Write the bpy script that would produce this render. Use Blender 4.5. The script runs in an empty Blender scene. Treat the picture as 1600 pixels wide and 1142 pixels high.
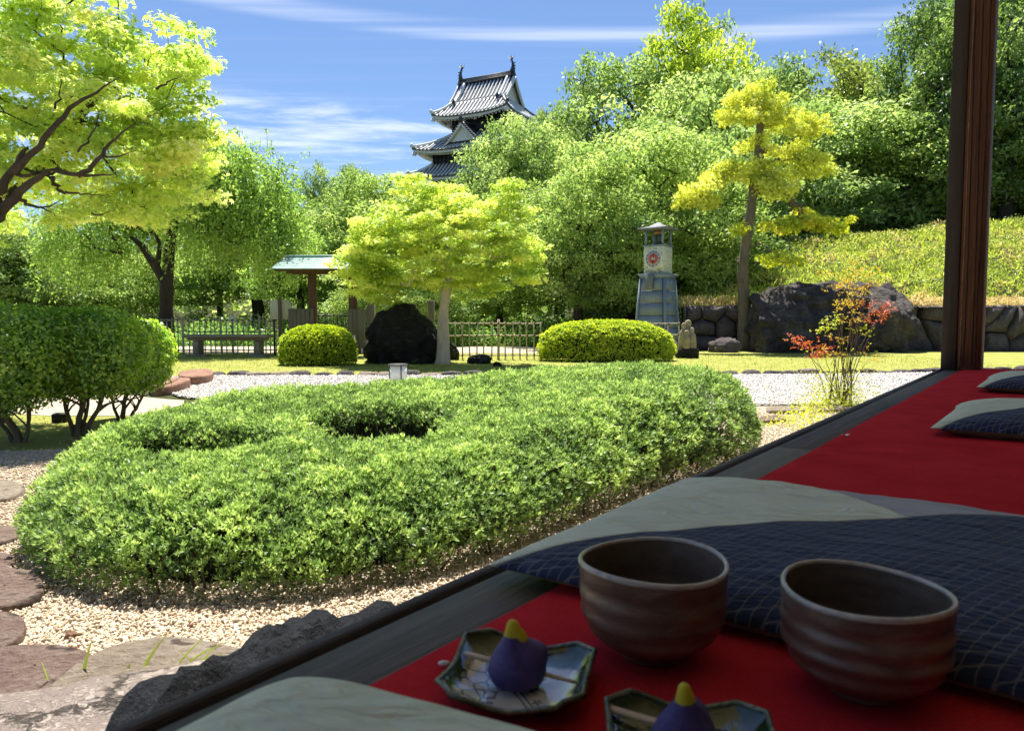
import bpy, bmesh, math, random
import numpy as np
from mathutils import Vector, Matrix, noise as mnoise

R = math.radians
random.seed(7)
rng = np.random.default_rng(11)
S = bpy.context.scene
COL = S.collection

# ------------------------------------------------------------------ camera
F = 1150.0                    # focal length in photograph pixels (1600 wide)
EYE = 0.88                    # eye height over the garden
DECK = 0.60                   # veranda floor height
PITCH = math.atan(76 / F)
cam_d = bpy.data.cameras.new('camera')
cam = bpy.data.objects.new('camera', cam_d)
COL.objects.link(cam)
cam.location = (0, 0, EYE)
cam.rotation_euler = (R(90) - PITCH, 0, 0)
cam_d.sensor_width = 36
cam_d.lens = 36 * F / 1600
cam_d.clip_start = 0.01
cam_d.clip_end = 3000
cam_d.dof.use_dof = True
cam_d.dof.focus_distance = 5.0
cam_d.dof.aperture_fstop = 14
S.camera = cam

# ------------------------------------------------------------------ light
SUN_EL, SUN_AZ = R(67), R(-8)         # azimuth clockwise from +Y
W = bpy.data.worlds.new('World')
S.world = W
W.use_nodes = True
wn, wl = W.node_tree.nodes, W.node_tree.links
wn.clear()
wo = wn.new('ShaderNodeOutputWorld')
bg = wn.new('ShaderNodeBackground')
bg.inputs['Strength'].default_value = 0.08
sky = wn.new('ShaderNodeTexSky')
sky.sky_type = 'NISHITA'
sky.sun_disc = False
sky.sun_elevation = SUN_EL
sky.sun_rotation = SUN_AZ
sky.air_density = 1.0
sky.dust_density = 0.35
sky.ozone_density = 2.2
sky.altitude = 0


def wnode(t, **kw):
    n = wn.new(t)
    for k, v in kw.items():
        setattr(n, k, v)
    return n


tc = wnode('ShaderNodeTexCoord')
sep = wnode('ShaderNodeSeparateXYZ')
wl.new(tc.outputs['Generated'], sep.inputs[0])


def wmath(op, a, b=None, c=None):
    n = wnode('ShaderNodeMath', operation=op)
    for i, v in enumerate((a, b, c)):
        if v is None:
            continue
        if isinstance(v, (int, float)):
            n.inputs[i].default_value = v
        else:
            wl.new(v, n.inputs[i])
    return n.outputs[0]


# clouds: noise on a plane high overhead (direction / height), real cloud bands in the sky
hz = wmath('MAXIMUM', sep.outputs['Z'], 0.03)
cx = wmath('DIVIDE', sep.outputs['X'], hz)
cy = wmath('DIVIDE', sep.outputs['Y'], hz)
comb = wnode('ShaderNodeCombineXYZ')
wl.new(wmath('MULTIPLY', cx, 1.1), comb.inputs[0])
wl.new(wmath('MULTIPLY', cy, 2.6), comb.inputs[1])
n1 = wnode('ShaderNodeTexNoise')
n1.inputs['Scale'].default_value = 0.9
n1.inputs['Detail'].default_value = 9
n1.inputs['Roughness'].default_value = 0.62
n1.inputs['Distortion'].default_value = 0.35
wl.new(comb.outputs[0], n1.inputs['Vector'])


def wramp(v, lo, hi):
    n = wnode('ShaderNodeMapRange', interpolation_type='SMOOTHSTEP')
    n.inputs['From Min'].default_value = lo
    n.inputs['From Max'].default_value = hi
    wl.new(v, n.inputs['Value'])
    return n.outputs[0]


# low wisps: only between about 11 and 17 degrees up
band = wmath('MULTIPLY', wramp(sep.outputs['Z'], 0.17, 0.22), wmath('SUBTRACT', 1.0, wramp(sep.outputs['Z'], 0.255, 0.285)))
side = wmath('SUBTRACT', 1.0, wramp(sep.outputs['X'], -0.10, 0.02))
wisps = wmath('MULTIPLY', wmath('MULTIPLY', wramp(n1.outputs['Fac'], 0.42, 0.66), band), side)
# high thin streak
comb2 = wnode('ShaderNodeCombineXYZ')
wl.new(wmath('MULTIPLY', cx, 0.35), comb2.inputs[0])
wl.new(wmath('MULTIPLY', cy, 7.0), comb2.inputs[1])
n2 = wnode('ShaderNodeTexNoise')
n2.inputs['Scale'].default_value = 1.3
n2.inputs['Detail'].default_value = 6
wl.new(comb2.outputs[0], n2.inputs['Vector'])
tilt = wmath('ADD', sep.outputs['Z'], wmath('MULTIPLY', sep.outputs['X'], 0.045))
sb = wmath('MULTIPLY', wramp(tilt, 0.335, 0.347), wmath('SUBTRACT', 1.0, wramp(tilt, 0.352, 0.366)))
streak = wmath('MULTIPLY', sb, wramp(n2.outputs['Fac'], 0.25, 0.75))
veil = wmath('MULTIPLY', wramp(n2.outputs['Fac'], 0.5, 0.8), 0.06)
cl = wmath('ADD', wmath('MULTIPLY', wisps, 0.55), wmath('ADD', wmath('MULTIPLY', streak, 0.38), veil))
cl = wmath('MINIMUM', cl, 0.9)
tint = wnode('ShaderNodeMix', data_type='RGBA', blend_type='MULTIPLY')
tint.inputs['Factor'].default_value = 1.0
tint.inputs['B'].default_value = (0.57, 0.65, 0.77, 1)
wl.new(sky.outputs['Color'], tint.inputs['A'])
mixc = wnode('ShaderNodeMix', data_type='RGBA')
wl.new(cl, mixc.inputs['Factor'])
wl.new(tint.outputs['Result'], mixc.inputs['A'])
mixc.inputs['B'].default_value = (6.5, 6.8, 7.6, 1)
wl.new(mixc.outputs['Result'], bg.inputs['Color'])
wl.new(bg.outputs[0], wo.inputs[0])

sd = bpy.data.lights.new('sun', 'SUN')
sd.energy = 5.0
sd.angle = R(0.5)
sd.color = (1.0, 0.95, 0.86)
sun = bpy.data.objects.new('sun', sd)
COL.objects.link(sun)
to_sun = Vector((math.sin(SUN_AZ) * math.cos(SUN_EL), math.cos(SUN_AZ) * math.cos(SUN_EL), math.sin(SUN_EL)))
sun.rotation_euler = to_sun.to_track_quat('Z', 'Y').to_euler()
sun.location = to_sun * 50

S.view_settings.view_transform = 'Standard'
S.view_settings.look = 'None'
S.view_settings.gamma = 1
S.view_settings.exposure = 1.25
S.view_settings.use_curve_mapping = False
S.cycles.max_bounces = 7
S.cycles.diffuse_bounces = 5
S.cycles.glossy_bounces = 3
S.cycles.transmission_bounces = 5
S.cycles.transparent_max_bounces = 4
S.cycles.use_denoising = True
S.cycles.caustics_reflective = False
S.cycles.caustics_refractive = False

# ------------------------------------------------------------------ helpers
_fw = np.array((0, math.cos(PITCH), -math.sin(PITCH)))
_up = np.array((0, math.sin(PITCH), math.cos(PITCH)))


def _ray(px, py):
    return _fw + (px - 800) / F * np.array((1.0, 0, 0)) + (571 - py) / F * _up


def gp(px, py, z=0.0):
    """point at height z seen at a pixel of the photograph"""
    d = _ray(px, py)
    t = (z - EYE) / d[2]
    return (d[0] * t, d[1] * t, z)


def ap(px, py, Y):
    """point at depth Y seen at a pixel of the photograph"""
    d = _ray(px, py)
    t = Y / d[1]
    return (d[0] * t, Y, EYE + d[2] * t)


EA = R(36.6)
E_ = np.array((math.sin(EA), math.cos(EA)))       # along the veranda edge, away
N_ = np.array((math.cos(EA), -math.sin(EA)))      # into the house


def sn(s, n, z=DECK):
    p = E_ * s + N_ * n
    return (float(p[0]), float(p[1]), z)


class MB:
    """collects geometry; build() links it as ONE mesh object"""

    def __init__(self):
        self.v, self.f, self.t, self.mi, self.n = [], [], [], [], 0

    def add(self, v, f, tint=None, mi=0):
        v = np.asarray(v, float).reshape(-1, 3)
        if not isinstance(f, np.ndarray):
            groups = {}
            for q in f:
                groups.setdefault(len(q), []).append(q)
            fs = [np.array(g, int) for g in groups.values()]
        else:
            fs = [f]
        for g in fs:
            self.f.append(g + self.n)
            self.mi.append(np.full(len(g), mi, int))
        self.v.append(v)
        if tint is None:
            tint = np.full(len(v), 0.5)
        self.t.append(np.broadcast_to(np.asarray(tint, float), (len(v),)))
        self.n += len(v)
        return self

    def box(self, c, s, rz=0.0, taper=(1, 1), mi=0, bev=0.0, rx=0.0):
        hx, hy, hz_ = s[0] / 2, s[1] / 2, s[2] / 2
        if bev > 0:
            b = min(bev, hx * .45, hy * .45, hz_ * .45)
            V = []
            for sz in (-1, 1):
                for (ex, ey, ez) in ((hx - b, hy - b, hz_), (hx, hy - b, hz_ - b), (hx - b, hy, hz_ - b)):
                    for sx, sy in ((-1, -1), (1, -1), (1, 1), (-1, 1)):
                        V.append((sx * ex, sy * ey, sz * ez))
            bm = bmesh.new()
            for p in V:
                bm.verts.new(p)
            bmesh.ops.convex_hull(bm, input=bm.verts)
            bm.verts.ensure_lookup_table()
            bm.verts.index_update()
            V = np.array([v.co[:] for v in bm.verts])
            Fc = [[v.index for v in f.verts] for f in bm.faces]
            bm.free()
        else:
            V = np.array([(x, y, z) for z in (-hz_, hz_) for x, y in ((-hx, -hy), (hx, -hy), (hx, hy), (-hx, hy))], float)
            Fc = [(3, 2, 1, 0), (4, 5, 6, 7), (0, 1, 5, 4), (1, 2, 6, 5), (2, 3, 7, 6), (3, 0, 4, 7)]
        top = V[:, 2] > 0
        V[top, 0] *= taper[0]
        V[top, 1] *= taper[1]
        if rx:
            c_, s_ = math.cos(rx), math.sin(rx)
            V = np.stack((V[:, 0], V[:, 1] * c_ - V[:, 2] * s_, V[:, 1] * s_ + V[:, 2] * c_), 1)
        c_, s_ = math.cos(rz), math.sin(rz)
        V = np.stack((V[:, 0] * c_ - V[:, 1] * s_, V[:, 0] * s_ + V[:, 1] * c_, V[:, 2]), 1) + np.array(c)
        return self.add(V, Fc, mi=mi)

    def tube(self, pts, rad, sides=6, tint=None, mi=0, cap=True):
        P = np.asarray(pts, float)
        n = len(P)
        rad = np.broadcast_to(np.asarray(rad, float), (n,))
        T = np.gradient(P, axis=0)
        T /= np.linalg.norm(T, axis=1)[:, None] + 1e-9
        ref = np.array((0, 0, 1.0)) if abs(T[:, 2]).mean() < .8 else np.array((1.0, 0, 0))
        A = np.cross(T, ref)
        A /= np.linalg.norm(A, axis=1)[:, None] + 1e-9
        B = np.cross(T, A)
        th = np.arange(sides) * 2 * math.pi / sides
        V = P[:, None, :] + rad[:, None, None] * (np.cos(th)[None, :, None] * A[:, None, :] + np.sin(th)[None, :, None] * B[:, None, :])
        i = np.arange(n - 1)[:, None] * sides
        j = np.arange(sides)[None, :]
        k = (j + 1) % sides
        Q = np.stack((i + j, i + k, i + sides + k, i + sides + j), -1).reshape(-1, 4)
        self.add(V.reshape(-1, 3), Q, None if tint is None else tint, mi)
        if cap:
            self.f.append(np.array([list(range(self.n - sides, self.n))]))
            self.mi.append(np.array([mi]))
            self.f.append(np.array([list(range(self.n - n * sides, self.n - n * sides + sides))[::-1]]))
            self.mi.append(np.array([mi]))
        return self

    def lathe(self, prof, c=(0, 0, 0), seg=32, mi=0, ell=1.0):
        P = np.asarray(prof, float)
        th = np.arange(seg) * 2 * math.pi / seg
        V = np.stack((P[:, 0][:, None] * np.cos(th), P[:, 0][:, None] * np.sin(th) * ell, np.broadcast_to(P[:, 1][:, None], (len(P), seg))), -1)
        V = V.reshape(-1, 3) + np.array(c)
        i = np.arange(len(P) - 1)[:, None] * seg
        j = np.arange(seg)[None, :]
        k = (j + 1) % seg
        Q = np.stack((i + j, i + k, i + seg + k, i + seg + j), -1).reshape(-1, 4)
        return self.add(V, Q, mi=mi)

    def grid(self, fn, us, vs, mi=0, flip=False):
        nu, nv = len(us), len(vs)
        V = np.array([fn(u, v) for u in us for v in vs], float)
        i = np.arange(nu - 1)[:, None] * nv
        j = np.arange(nv - 1)[None, :]
        Q = np.stack((i + j, i + nv + j, i + nv + j + 1, i + j + 1), -1).reshape(-1, 4)
        if flip:
            Q = Q[:, ::-1]
        return self.add(V, Q, mi=mi)

    def poly(self, pts, mi=0):
        return self.add(pts, [tuple(range(len(pts)))], mi=mi)

    def prism(self, pts, z0, z1, mi=0):
        n = len(pts)
        V = [(p[0], p[1], z0) for p in pts] + [(p[0], p[1], z1) for p in pts]
        Fc = [tuple(range(n))[::-1], tuple(range(n, 2 * n))] + [(i, (i + 1) % n, n + (i + 1) % n, n + i) for i in range(n)]
        return self.add(V, Fc, mi=mi)

    def mesh(self, name, mats, smooth=False):
        me = bpy.data.meshes.new(name)
        V = np.concatenate(self.v)
        lens = np.concatenate([np.full(len(g), g.shape[1]) for g in self.f])
        loops = np.concatenate([g.ravel() for g in self.f])
        me.vertices.add(len(V))
        me.vertices.foreach_set('co', V.ravel().astype(np.float32))
        me.loops.add(len(loops))
        me.loops.foreach_set('vertex_index', loops.astype(np.int32))
        me.polygons.add(len(lens))
        st = np.concatenate(([0], np.cumsum(lens)[:-1]))
        me.polygons.foreach_set('loop_start', st.astype(np.int32))
        me.polygons.foreach_set('loop_total', lens.astype(np.int32))
        if smooth:
            me.polygons.foreach_set('use_smooth', np.ones(len(lens), bool))
        me.polygons.foreach_set('material_index', np.concatenate(self.mi).astype(np.int32))
        a = me.attributes.new('tint', 'FLOAT', 'POINT')
        a.data.foreach_set('value', np.concatenate(self.t).astype(np.float32))
        for m in (mats if isinstance(mats, (list, tuple)) else [mats]):
            me.materials.append(m)
        me.update(calc_edges=True)
        me.validate()
        return me

    def build(self, name, mats, parent=None, smooth=False, loc=None, rz=0):
        return link(name, self.mesh(name, mats, smooth), parent, loc, rz)


def link(name, me, parent=None, loc=None, rz=0):
    o = bpy.data.objects.new(name, me)
    COL.objects.link(o)
    if parent is not None:
        o.parent = parent
    if loc is not None:
        o.location = loc
    if rz:
        o.rotation_euler = (0, 0, rz)
    return o


def thing(name, label, cat, loc=(0, 0, 0), rz=0, group=None):
    o = bpy.data.objects.new(name, None)
    COL.objects.link(o)
    o.empty_display_size = .1
    o.location = loc
    o.rotation_euler = (0, 0, rz)
    return tag(o, label, cat, group)


def tag(o, label=None, cat=None, group=None, kind=None):
    if label:
        o['label'] = label
    if cat:
        o['category'] = cat
    if group:
        o['group'] = group
    if kind:
        o['kind'] = kind
    return o


def struct(o, kind='structure', label=None):
    o['kind'] = kind
    if label:
        o['label'] = label
    return o


def dup(root, loc, rz=0, scale=None, label=None, mats=None):
    r = root.copy()
    COL.objects.link(r)
    r.location = loc
    r.rotation_euler = (0, 0, rz)
    if scale is not None:
        r.scale = scale
    if label:
        r['label'] = label
    for ch in root.children:
        c = ch.copy()
        COL.objects.link(c)
        c.parent = r
        for g in ch.children:
            d = g.copy()
            COL.objects.link(d)
            d.parent = c
    return r


# ------------------------------------------------------------------ materials
def newmat(name):
    m = bpy.data.materials.new(name)
    m.use_nodes = True
    nt = m.node_tree
    nt.nodes.clear()
    out = nt.nodes.new('ShaderNodeOutputMaterial')
    return m, nt, out


class NT:
    def __init__(self, nt):
        self.nt = nt

    def n(self, t, ins=None, **kw):
        x = self.nt.nodes.new(t)
        for k, v in kw.items():
            setattr(x, k, v)
        for k, v in (ins or {}).items():
            if hasattr(v, 'is_output') or isinstance(v, bpy.types.NodeSocket):
                self.nt.links.new(v, x.inputs[k])
            else:
                x.inputs[k].default_value = v
        return x

    def m(self, op, a, b=0.0, c=0.0):
        return self.n('ShaderNodeMath', {0: a, 1: b, 2: c}, operation=op).outputs[0]

    def mix(self, f, a, b, blend='MIX'):
        x = self.n('ShaderNodeMix', data_type='RGBA', blend_type=blend)
        for k, v in (('Factor', f), ('A', a), ('B', b)):
            if isinstance(v, bpy.types.NodeSocket):
                self.nt.links.new(v, x.inputs[k])
            else:
                x.inputs[k].default_value = v
        return x.outputs['Result']

    def ramp(self, f, stops, interp='LINEAR'):
        x = self.n('ShaderNodeValToRGB', {'Fac': f})
        x.color_ramp.interpolation = interp
        el = x.color_ramp.elements
        while len(el) < len(stops):
            el.new(.5)
        for e, (p, c) in zip(el, stops):
            e.position = p
            e.color = c if len(c) == 4 else (*c, 1)
        return x.outputs['Color']

    def noise(self, vec, scale, detail=4, rough=.55, dist=0.0):
        return self.n('ShaderNodeTexNoise', {'Vector': vec, 'Scale': scale, 'Detail': detail, 'Roughness': rough, 'Distortion': dist})


def c4(c):
    return (*c, 1) if len(c) == 3 else c


def surf(name, c1, c2, scale=4, rough=.8, bump=.3, bscale=None, c3=None, stretch=(1, 1, 1), spec=.3, dist=.01, metal=0, coord='Object', sheen=0, spots=None, rough2=None):
    """surface of two or three colours mottled by noise, with fine relief"""
    m, nt, out = newmat(name)
    g = NT(nt)
    tcn = g.n('ShaderNodeTexCoord')
    mp = g.n('ShaderNodeMapping', {'Vector': tcn.outputs[coord], 'Scale': stretch}).outputs[0]
    a = g.noise(mp, scale, 8, .6)
    b = g.noise(mp, scale * 5.3, 6, .65)
    stops = [(.32, c4(c1)), (.68, c4(c2))] if c3 is None else [(.28, c4(c1)), (.5, c4(c2)), (.72, c4(c3))]
    f = g.m('ADD', g.m('MULTIPLY', a.outputs['Fac'], .6), g.m('MULTIPLY', b.outputs['Fac'], .4))
    col = g.ramp(f, stops)
    if spots:
        v = g.n('ShaderNodeTexNoise', {'Vector': mp, 'Scale': spots[1], 'Detail': 3.0})
        col = g.mix(g.ramp(v.outputs['Fac'], [(spots[2], (0, 0, 0)), (spots[2] + .06, (1, 1, 1))]), col, c4(spots[0]))
    bs = g.n('ShaderNodeBsdfPrincipled', {'Base Color': col, 'Roughness': rough, 'Specular IOR Level': spec, 'Metallic': metal})
    if rough2 is not None:
        rr = g.m('MULTIPLY_ADD', b.outputs['Fac'], rough2 - rough, rough)
        nt.links.new(rr, bs.inputs['Roughness'])
    if sheen:
        bs.inputs['Sheen Weight'].default_value = sheen
    if bump:
        c = g.noise(mp, bscale or scale * 8, 8, .7)
        h = g.m('ADD', c.outputs['Fac'], g.m('MULTIPLY', b.outputs['Fac'], .8))
        bn = g.n('ShaderNodeBump', {'Height': h, 'Strength': bump, 'Distance': dist})
        nt.links.new(bn.outputs[0], bs.inputs['Normal'])
    nt.links.new(bs.outputs[0], out.inputs[0])
    return m


def leafmat(name, dark, mid, light, trans=.5, gloss=.06, rough=.45):
    m, nt, out = newmat(name)
    g = NT(nt)
    dark, mid, light = [tuple(min(.82, v * 1.25) for v in c) for c in (dark, mid, light)]
    at = g.n('ShaderNodeAttribute', attribute_name='tint')
    col = g.ramp(at.outputs['Fac'], [(0.0, c4(dark)), (.5, c4(mid)), (1.0, c4(light))])
    d = g.n('ShaderNodeBsdfDiffuse', {'Color': col})
    hs = g.n('ShaderNodeHueSaturation', {'Color': col, 'Saturation': 1.08, 'Value': 1.45, 'Hue': .504})
    t = g.n('ShaderNodeBsdfTranslucent', {'Color': hs.outputs[0]})
    mx = g.n('ShaderNodeMixShader', {0: trans, 1: d.outputs[0], 2: t.outputs[0]})
    gl = g.n('ShaderNodeBsdfGlossy', {'Color': (.9, .95, 1, 1), 'Roughness': rough})
    m2 = g.n('ShaderNodeMixShader', {0: gloss, 1: mx.outputs[0], 2: gl.outputs[0]})
    nt.links.new(m2.outputs[0], out.inputs[0])
    return m


M = {}
M['bark_dark'] = surf('bark_dark', (.028, .022, .018), (.085, .068, .052), 6, .95, 1.0, 40, stretch=(1, 1, .25), dist=.03)
M['bark_pale'] = surf('bark_pale', (.36, .30, .22), (.62, .54, .42), 5, .9, .7, 26, stretch=(1, 1, .35), dist=.02, spots=((.16, .15, .11), 6, .64))
M['bark_mid'] = surf('bark_mid', (.10, .085, .06), (.22, .18, .13), 6, .9, .9, 30, stretch=(1, 1, .3), dist=.02)
M['leaf_maple'] = leafmat('leaf_maple', (.33, .42, .10), (.52, .60, .16), (.70, .70, .28), .62, .03)
M['leaf_maple_mid'] = leafmat('leaf_maple_mid', (.26, .36, .07), (.46, .53, .11), (.70, .66, .21), .58, .03)
M['leaf_yellow'] = leafmat('leaf_yellow', (.36, .41, .06), (.58, .59, .11), (.76, .69, .19), .5, .03)
M['leaf_yellow_green'] = leafmat('leaf_yellow_green', (.22, .30, .03), (.42, .48, .05), (.62, .55, .08), .5, .03)
M['leaf_cherry'] = leafmat('leaf_cherry', (.13, .205, .055), (.28, .37, .095), (.47, .55, .18), .48, .02)
M['leaf_weeping'] = leafmat('leaf_weeping', (.14, .23, .045), (.26, .38, .075), (.42, .54, .13), .50, .04)
M['leaf_dark'] = leafmat('leaf_dark', (.07, .12, .03), (.15, .23, .055), (.28, .36, .10), .45, .04)
M['leaf_olive'] = leafmat('leaf_olive', (.13, .17, .04), (.25, .31, .07), (.42, .45, .12), .45, .04)
M['leaf_hedge'] = leafmat('leaf_hedge', (.07, .125, .035), (.22, .32, .085), (.46, .56, .17), .42, .04, .5)
M['leaf_box'] = leafmat('leaf_box', (.14, .22, .02), (.31, .39, .035), (.52, .56, .06), .45, .05)
M['leaf_topiary'] = leafmat('leaf_topiary', (.08, .16, .022), (.21, .35, .04), (.46, .58, .08), .5, .05)
M['leaf_weed'] = leafmat('leaf_weed', (.22, .30, .04), (.42, .48, .08), (.62, .55, .17), .45, .02)
M['leaf_under'] = leafmat('leaf_under', (.07, .15, .03), (.17, .30, .06), (.33, .46, .10), .45, .04)
M['leaf_dry'] = leafmat('leaf_dry', (.34, .26, .10), (.52, .38, .16), (.62, .50, .28), .4, .02)
M['leaf_red'] = leafmat('leaf_red', (.28, .025, .03), (.50, .09, .05), (.60, .30, .06), .45, .05)
M['leaf_orange'] = leafmat('leaf_orange', (.42, .20, .03), (.55, .38, .05), (.50, .48, .07), .45, .04)
M['grass'] = leafmat('grass', (.14, .19, .03), (.26, .31, .055), (.42, .40, .11), .4, .03)
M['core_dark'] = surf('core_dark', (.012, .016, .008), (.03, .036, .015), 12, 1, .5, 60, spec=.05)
M['twig'] = surf('twig', (.07, .05, .035), (.16, .12, .08), 20, .9, .4)
# ------------------------------------------------------------------ foliage generators
def kite(l=1.0, w=.5, fold=.12):
    return np.array([(0, 0, 0), (l * .45, w / 2, fold), (l, 0, -.08), (l * .45, -w / 2, fold)]), np.array([[0, 1, 2, 3]])


def maple_leaf(lobes=(-105, -55, 0, 55, 105)):
    V, Fc = [], []
    for a in lobes:
        L = 1.0 - abs(a) / 105 * .38
        a = R(a)
        i = len(V)
        d = np.array((math.cos(a), math.sin(a)))
        p = np.array((-d[1], d[0]))
        for q, z in ((-p * .14, 0), (d * .55 * L - p * .13, .0), (d * L, -.16), (d * .55 * L + p * .13, .0), (p * .14, 0)):
            V.append((q[0], q[1], z))
        Fc.append((i, i + 1, i + 2, i + 3, i + 4))
    return np.array(V, float), np.array(Fc)


def maple_leaf5():
    V, Fc = [], []
    for a in (-100, -50, 0, 50, 100):
        L = 1.0 - abs(a) / 100 * .38
        a = R(a)
        i = len(V)
        d = np.array((math.cos(a), math.sin(a)))
        p = np.array((-d[1], d[0]))
        for q, z in (((0, 0), 0), (d * .45 * L - p * .15, .02), (d * L, -.16), (d * .45 * L + p * .15, .02)):
            V.append((q[0], q[1], z))
        Fc.append((i, i + 1, i + 2, i + 3))
    return np.array(V, float), np.array(Fc)


def maple_cheap():
    V, Fc = [], []
    for a in (-80, -38, 0, 38, 80):
        L = 1.0 - abs(a) / 80 * .3
        a = R(a)
        i = len(V)
        d = np.array((math.cos(a), math.sin(a)))
        p = np.array((-d[1], d[0]))
        V += [(-p[0] * .17, -p[1] * .17, 0), (d[0] * L, d[1] * L, -.15), (p[0] * .17, p[1] * .17, 0)]
        Fc.append((i, i + 1, i + 2))
    return np.array(V, float), np.array(Fc)


def sprig(n=7, l=1.0, w=.26, seed=0, spread=.9):
    rr = random.Random(seed)
    V, Fc = [], []
    for k in range(n):
        a = 2 * math.pi * k / n + rr.uniform(-.3, .3)
        el = rr.uniform(.25, 1.25) if k else 1.5
        d = np.array((math.cos(a) * math.cos(el) * spread, math.sin(a) * math.cos(el) * spread, math.sin(el)))
        s = np.cross(d, (0, 0, 1.0))
        if np.linalg.norm(s) < .05:
            s = np.array((1.0, 0, 0))
        s /= np.linalg.norm(s)
        L = l * rr.uniform(.65, 1)
        b = np.array((0, 0, rr.uniform(-.1, .25)))
        i = len(V)
        V += [b, b + d * L * .5 + s * w * .5, b + d * L, b + d * L * .5 - s * w * .5]
        Fc.append((i, i + 1, i + 2, i + 3))
    return np.array(V, float), np.array(Fc)


def frames(nrm, rs):
    """orthonormal frames with the given normals and random spin"""
    n = nrm / (np.linalg.norm(nrm, axis=1)[:, None] + 1e-9)
    r = rs.normal(size=n.shape)
    t = r - (r * n).sum(1)[:, None] * n
    t /= np.linalg.norm(t, axis=1)[:, None] + 1e-9
    return t, np.cross(n, t), n


def stamp(mb, tpl, pos, size, fr, tint, mi=0):
    T, Fc = tpl
    t, b, n = fr
    size = np.broadcast_to(size, (len(pos),))
    V = pos[:, None, :] + size[:, None, None] * (T[None, :, 0, None] * t[:, None, :] + T[None, :, 1, None] * b[:, None, :] + T[None, :, 2, None] * n[:, None, :])
    k = len(T)
    Q = (Fc[None] + (np.arange(len(pos)) * k)[:, None, None]).reshape(-1, Fc.shape[1])
    mb.add(V.reshape(-1, 3), Q, np.repeat(np.clip(tint, 0, 1), k), mi)


def leaf_clumps(mb, tpl, centers, radii, per, size, rs, up=1.0, droop=0.0, jit=.9, shell=.5, tint_c=.5, tint_s=.25, top_light=.0):
    """leaves in flattened clumps; colour varies by clump and by leaf (a natural mix of young and old leaves)"""
    C = np.asarray(centers, float)
    Rr = np.broadcast_to(np.asarray(radii, float), C.shape) if np.ndim(radii) else np.full(C.shape, radii)
    n = len(C) * per
    idx = np.repeat(np.arange(len(C)), per)
    d = rs.normal(size=(n, 3))
    d /= np.linalg.norm(d, axis=1)[:, None]
    rad = rs.random(n) ** shell
    p = C[idx] + d * rad[:, None] * Rr[idx]
    nrm = np.array((0, 0, up)) + d * .5 * up + rs.normal(size=(n, 3)) * jit
    if droop:
        nrm[:, 2] *= (1 - droop)
    ct = rs.normal(size=len(C)) * tint_s
    tn = tint_c + ct[idx] + rs.normal(size=n) * .14 + top_light * d[:, 2]
    stamp(mb, tpl, p, size * rs.uniform(.65, 1.15, n), frames(nrm, rs), tn)


def skeleton(trunk, tips, rs, r_tip=.012, r_base=None, wob=.08, sides=6, exp=.5, steps=5, droop=0.0, maxang=None, tsides=12, wobt=0.0):
    """connects every tip to the growing skeleton; radii follow the number of tips carried. Returns MB of branches"""
    nodes = [np.array(p, float) for p in trunk]
    par = [-1] + list(range(len(trunk) - 1))
    ntr = len(trunk)
    tips = sorted([np.array(t, float) for t in tips], key=lambda t: np.linalg.norm(t - nodes[ntr - 1]) + .0 * t[2])
    paths = []
    attach_from = max(1, int(ntr * .35))
    ends = []
    for t in tips:
        A = np.array(nodes[attach_from:])
        dv = t - A
        dist = np.linalg.norm(dv, axis=1)
        cost = dist + .9 * np.clip(A[:, 2] - t[2] + dist * .15, 0, None)
        k = int(np.argmin(cost)) + attach_from
        a = nodes[k]
        L = np.linalg.norm(t - a)
        m = max(2, min(steps, int(L / .12) + 1))
        pd = (a - nodes[par[k]]) if par[k] >= 0 else np.array((0, 0, 1.0))
        pd = pd / (np.linalg.norm(pd) + 1e-6) * L * .35
        prev = k
        path = [k]
        for q in range(1, m + 1):
            u = q / m
            p = a + (t - a) * u + pd * u * (1 - u) * 1.4 + rs.normal(size=3) * wob * L * math.sin(math.pi * u) + np.array((0, 0, -droop * L * u * (1 - u)))
            nodes.append(p)
            par.append(prev)
            prev = len(nodes) - 1
            path.append(prev)
        paths.append(path)
        ends.append(prev)
    cnt = np.zeros(len(nodes))
    for e in ends:
        k = e
        while k >= 0:
            cnt[k] += 1
            k = par[k]
    rad = r_tip * np.maximum(cnt, 1) ** exp
    if r_base is None:
        r_base = rad[0]
    mb = MB()
    # trunk radii: blend to the base radius
    for i in range(ntr):
        u = i / (ntr - 1)
        rad[i] = max(rad[i] if i == ntr - 1 else 0, r_base * (1 - .55 * u))
    TP = np.array(nodes[:ntr])
    # resample trunk for a little irregularity
    uu = np.linspace(0, ntr - 1, (ntr - 1) * 4 + 1)
    TPf = np.stack([np.interp(uu, range(ntr), TP[:, c]) for c in range(3)], 1)
    k_ = np.array((.25, .5, .25))
    for c in range(3):
        s_ = np.convolve(np.pad(TPf[:, c], 1, 'edge'), k_, 'valid')
        s_[0], s_[-1] = TPf[0, c], TPf[-1, c]
        TPf[:, c] = s_
    rf = np.interp(uu, range(ntr), rad[:ntr])
    rf *= 1 + rs.normal(size=len(rf)) * .05
    rf[0] *= 1.35
    if len(rf) > 1:
        rf[1] *= 1.08
    mb.tube(TPf, rf, tsides)
    for path in paths:
        P = np.array([nodes[k] for k in path])
        r = np.array([min(rad[k], r_base * .8) for k in path])
        r[0] = min(r[0], r[1] * 1.25)
        r[-1] *= .5
        mb.tube(P, r, sides if r[0] > .03 else 4, cap=False)
    return mb, nodes, par


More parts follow.
